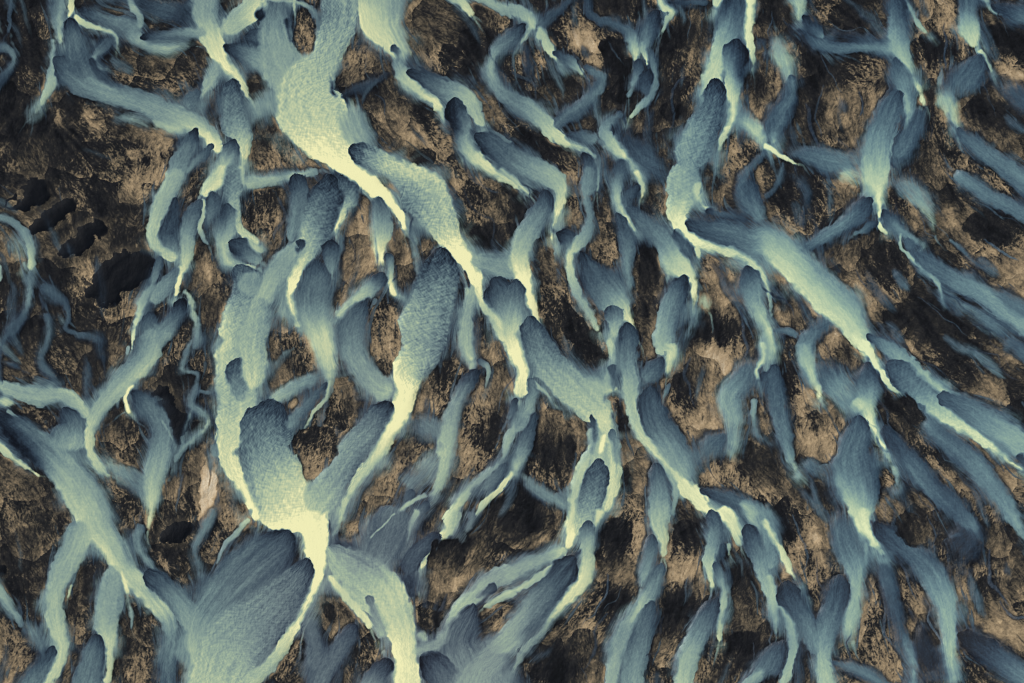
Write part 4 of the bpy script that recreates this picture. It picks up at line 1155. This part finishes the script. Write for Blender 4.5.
def math_node(nt, op, a, b=None, clamp=False):
    n = nt.nodes.new('ShaderNodeMath'); n.operation = op; n.use_clamp = clamp
    for i, v in enumerate((a, b)):
        if v is None: continue
        if isinstance(v, (int, float)): n.inputs[i].default_value = v
        else: nt.links.new(v, n.inputs[i])
    return n.outputs[0]


def mix_col(nt, f, a, b, mode='MIX'):
    n = nt.nodes.new('ShaderNodeMix'); n.data_type = 'RGBA'; n.blend_type = mode
    for s, v in ((n.inputs[0], f), (n.inputs[6], a), (n.inputs[7], b)):
        if isinstance(v, (int, float)): s.default_value = v
        elif isinstance(v, tuple): s.default_value = v
        else: nt.links.new(v, s)
    return n.outputs[2]


def noise(nt, vec, scale, detail=3.0, rough=.55):
    n = nt.nodes.new('ShaderNodeTexNoise'); n.inputs['Scale'].default_value = scale
    n.inputs['Detail'].default_value = detail; n.inputs['Roughness'].default_value = rough
    nt.links.new(vec, n.inputs['Vector']); return n.outputs['Fac']


def make_material(name, attrs=True):
    m = bpy.data.materials.new(name); m.use_nodes = True; nt = m.node_tree
    b = nt.nodes['Principled BSDF']
    geo = nt.nodes.new('ShaderNodeNewGeometry'); pos = geo.outputs['Position']
    if attrs:
        water_tone, sand, wet, blue, mauve = (attr(nt, k) for k in ('water_tone', 'sand', 'wet', 'blue', 'mauve'))
    else:
        mp = nt.nodes.new('ShaderNodeMapping'); mp.inputs['Scale'].default_value = (1.0, .45, 1); nt.links.new(pos, mp.inputs['Vector'])
        wv = noise(nt, mp.outputs[0], .018, 5.0)
        rd = math_node(nt, 'ABSOLUTE', math_node(nt, 'SUBTRACT', wv, .5))
        wet = math_node(nt, 'MULTIPLY', math_node(nt, 'SUBTRACT', .045, rd), 60.0, True)
        water_tone = math_node(nt, 'ADD', math_node(nt, 'MULTIPLY', noise(nt, pos, .03), .7), .1)
        sand = math_node(nt, 'MULTIPLY', noise(nt, pos, .09, 6.0), .75)
        blue = noise(nt, pos, .004); mauve = noise(nt, pos, .006)
    # grain finer than the mesh
    g1 = noise(nt, pos, 2.2, 4.0); g2 = noise(nt, pos, .9, 2.0)
    gr = math_node(nt, 'ADD', math_node(nt, 'MULTIPLY', math_node(nt, 'SUBTRACT', g1, .5), .16), math_node(nt, 'MULTIPLY', math_node(nt, 'SUBTRACT', g2, .5), .10))
    sand2 = math_node(nt, 'ADD', sand, math_node(nt, 'MULTIPLY', gr, math_node(nt, 'ADD', math_node(nt, 'MULTIPLY', sand, 1.3), .25)))
    water_tone2 = math_node(nt, 'ADD', water_tone, math_node(nt, 'MULTIPLY', gr, .22))
    land = ramp_node(nt, LR, sand2)
    wat = ramp_node(nt, WR, water_tone2)
    wat = mix_col(nt, math_node(nt, 'MULTIPLY', blue, 1.0), wat, mix_col(nt, 1.0, wat, (.84, .96, 1.05, 1), 'MULTIPLY'))
    wat = mix_col(nt, math_node(nt, 'MULTIPLY', mauve, 1.0), wat, mix_col(nt, 1.0, wat, (1.12, .98, .98, 1), 'MULTIPLY'))
    nt.links.new(mix_col(nt, wet, land, wat), b.inputs['Base Color'])
    ro = math_node(nt, 'SUBTRACT', .92, math_node(nt, 'MULTIPLY', wet, .52)); nt.links.new(ro, b.inputs['Roughness'])
    b.inputs['Specular IOR Level'].default_value = .22
    b.inputs['IOR'].default_value = 1.33
    bp = nt.nodes.new('ShaderNodeBump'); bp.inputs['Strength'].default_value = .35; bp.inputs['Distance'].default_value = .5
    nt.links.new(math_node(nt, 'MULTIPLY', noise(nt, pos, 1.4, 5.0, .65), math_node(nt, 'SUBTRACT', 1.0, math_node(nt, 'MULTIPLY', wet, .7))), bp.inputs['Height'])
    nt.links.new(bp.outputs[0], b.inputs['Normal'])
    return m


def tag(o, label, group=None):
    o['kind'] = 'structure'; o['label'] = label
    if group: o['group'] = group


def label_components(mask):
    """4-connected components of a boolean grid by row runs and union-find; returns an int grid, 0 = outside"""
    h, w = mask.shape
    d = np.diff(np.pad(mask.astype(np.int8), ((0, 0), (1, 1))), axis=1)
    par = []
    def find(a):
        while par[a] != a:
            par[a] = par[par[a]]; a = par[a]
        return a
    prev = []; runs = []
    for y in range(h):
        st = np.nonzero(d[y] == 1)[0]; en = np.nonzero(d[y] == -1)[0]; cur = []; j = 0
        for s, e in zip(st.tolist(), en.tolist()):
            i = len(par); par.append(i); cur.append((s, e, i)); runs.append((y, s, e, i))
            while j < len(prev) and prev[j][1] <= s: j += 1
            k = j
            while k < len(prev) and prev[k][0] < e:
                a, b2 = find(i), find(prev[k][2])
                if a != b2: par[max(a, b2)] = min(a, b2)
                k += 1
        prev = cur
    out = np.zeros((h, w), np.int32); ids = {}
    for y, s, e, i in runs:
        out[y, s:e] = ids.setdefault(find(i), len(ids) + 1)
    return out


def sheet_object(name, facemask, V, N, at, mat):
    """one ground piece: the grid faces of the mask as a mesh of its own"""
    fy, fx = np.nonzero(facemask)
    a = fy * GW + fx
    quad = np.stack([a + GW, a + GW + 1, a + 1, a], 1)
    uq, inv = np.unique(quad.ravel(), return_inverse=True)
    me = bpy.data.meshes.new(name)
    me.vertices.add(len(uq)); me.vertices.foreach_set('co', V[uq].astype(np.float32).ravel())
    me.loops.add(quad.size); me.loops.foreach_set('vertex_index', inv.astype(np.int32).ravel())
    me.polygons.add(len(quad)); me.polygons.foreach_set('loop_start', np.arange(0, quad.size, 4, dtype=np.int32))
    me.polygons.foreach_set('use_smooth', np.ones(len(quad), bool))
    for k, arr in at.items():
        q = me.attributes.new(k, 'FLOAT', 'POINT'); q.data.foreach_set('value', arr[uq].astype(np.float32))
    me.update(calc_edges=True)
    me.normals_split_custom_set_from_vertices(N[uq].astype(np.float32))
    me.materials.append(mat)
    o = bpy.data.objects.new(name, me); col.objects.link(o)
    return o


def side(cx, cy):
    h = 'left' if cx < 341 else ('right' if cx > 683 else 'middle')
    v = 'top' if cy < 228 else ('bottom' if cy > 455 else 'centre')
    return {'topleft': 'top left', 'topmiddle': 'top middle', 'topright': 'top right', 'centreleft': 'left edge', 'centremiddle': 'centre', 'centreright': 'right side',
            'bottomleft': 'bottom left', 'bottommiddle': 'bottom middle', 'bottomright': 'bottom right'}[v + h]


t0 = time.time()
F = compute(WATER, LAND, TONE)
X, Y, A, P = F['X'], F['Y'], F['A'], F['P']
# ---- relief: bars stand a metre or so above the water
Ab = blur(A, 4)
z = 1.3 * (1 - Ab) ** 1.2 + (1 - Ab) * (.9 * F['blot'] + .55 * F['mid'] + .10 * F['ridge'] - .06 * F['rills'] + .03 * F['along'] - .28 * np.clip(F['rid'], 0, 1)) + A * .006 * F['along']
z = z - 1.1 * blur(P, 3)
z = blur(z, .8) * .5 + z * .5
H_ = z.astype(np.float32)
gz_y, gz_x = np.gradient(H_, SP * M_PX)
nx, ny, nz = -gz_x, gz_y, np.ones_like(H_)
ln = np.sqrt(nx * nx + ny * ny + 1)
V = np.stack([(X - CX) * M_PX, (CY - Y) * M_PX, H_], -1).reshape(-1, 3)
NV = np.stack([nx / ln, ny / ln, nz / ln], -1).reshape(-1, 3)
blue = sstep(480, 900, X - .25 * (Y - 340)) * .9
mauve = np.clip(sstep(420, 640, Y) * sstep(180, 300, X) * sstep(640, 420, X) + .5 * sstep(250, 420, Y) * sstep(300, 380, X) * sstep(560, 440, X), 0, 1) * sstep(7.5, 4.5, F['W'])
at = dict(water_tone=(F['W'] / 10).ravel(), sand=(F['L'] / 10).ravel(), wet=A.ravel(), blue=blue.ravel(), mauve=mauve.ravel())  # water colour also carries painted bank shadow, slip-face shade and pool reflection
mat = make_material('silt_and_sand')
# ---- pieces
Af = blur(A, .8)
pool = P > .5; wat = (Af > .5) & ~pool; bar = ~wat & ~pool
fm = lambda m: m[:-1, :-1]
taken = np.zeros((GH - 1, GW - 1), bool)
cell = SP * SP
GRP = {'pool': 'dark still pools on the sand', 'sandbar': 'sandbars between the braided channels', 'river_channel': 'braided channels of milky glacial water'}
used = {}
for kind, m, least in (('pool', pool, 60), ('river_channel', wat, 260), ('sandbar', bar, 260)):
    lab = label_components(fm(m))
    cnt = np.bincount(lab.ravel())
    ys, xs = np.mgrid[0:GH - 1, 0:GW - 1]
    sx = np.bincount(lab.ravel(), weights=xs.ravel()); sy = np.bincount(lab.ravel(), weights=ys.ravel())
    for i in np.argsort(-cnt):
        if i == 0 or cnt[i] * cell < least: continue
        fmask = lab == i
        px, py = PX0 + sx[i] / cnt[i] * SP, PY0 + sy[i] / cnt[i] * SP
        o = sheet_object(kind, fmask, V, NV, at, mat)
        area = cnt[i] * cell
        size = 'large' if area > 9000 else ('broad' if area > 3500 else ('small' if area < 900 else 'mid-sized'))
        tn = F['L'][:-1, :-1][fmask].mean()
        if kind == 'sandbar': lb = f"{size} {'dark wet' if tn < 2.4 else ('pale tan' if tn > 3.4 else 'brown')} sandbar between channels, {side(px, py)} of the braided plain"
        elif kind == 'pool': lb = f"{size} black still pool in brown sand, {side(px, py)} of the plain"
        else: lb = f"{'widest network of pale milky' if area > 60000 else size + ' separate blue grey'} braided river channel, {side(px, py)} of the plain"
        tag(o, lb, GRP[kind]); taken |= fmask
o = sheet_object('river_bed', ~taken, V, NV, at, mat); tag(o, 'scattered small gravel shoals and films of water among the channels')
# ---- the plain beyond
bm_v = [(-6000, -6000, -3), (6000, -6000, -3), (6000, 6000, -3), (-6000, 6000, -3)]
me = bpy.data.meshes.new('outwash_plain'); me.from_pydata(bm_v, [], [(0, 1, 2, 3)]); me.materials.append(make_material('outwash', False))
o = bpy.data.objects.new('outwash_plain', me); col.objects.link(o); tag(o, 'wide outwash plain of dark sand reaching beyond the channels')
# ---- light
EL, AZ = math.radians(SUN_EL), math.radians(SUN_AZ)      # azimuth clockwise from north (up the frame)
w = bpy.data.worlds.new('World'); sc.world = w; w.use_nodes = True; nt = w.node_tree
sky = nt.nodes.new('ShaderNodeTexSky'); sky.sky_type = 'NISHITA'; sky.sun_disc = False; sky.sun_elevation = EL; sky.sun_rotation = AZ
nt.links.new(sky.outputs[0], nt.nodes['Background'].inputs[0]); nt.nodes['Background'].inputs[1].default_value = .07
L_ = bpy.data.lights.new('sun', 'SUN'); L_.energy = 3.6; L_.angle = math.radians(.5); L_.color = (1, .965, .91)
lo = bpy.data.objects.new('sun', L_); col.objects.link(lo)
from mathutils import Vector
dirv = Vector((math.sin(AZ) * math.cos(EL), math.cos(AZ) * math.cos(EL), math.sin(EL)))
lo.rotation_euler = dirv.to_track_quat('Z', 'Y').to_euler(); lo.location = dirv * 500
cam = bpy.data.cameras.new('camera'); co = bpy.data.objects.new('camera', cam); col.objects.link(co)
co.location = (0, 0, 900); co.rotation_euler = (0, 0, 0); cam.sensor_width = 36; cam.sensor_fit = 'HORIZONTAL'
cam.lens = 36 * (900 - .5) / (1024 * M_PX); cam.clip_end = 20000; cam.clip_start = 1
sc.camera = co
sc.cycles.filter_width = 1.1
sc.view_settings.view_transform = 'Standard'; sc.view_settings.look = 'None'; sc.view_settings.gamma = 1; sc.view_settings.exposure = EXPO; sc.view_settings.use_curve_mapping = False
print('built in', round(time.time() - t0, 1))
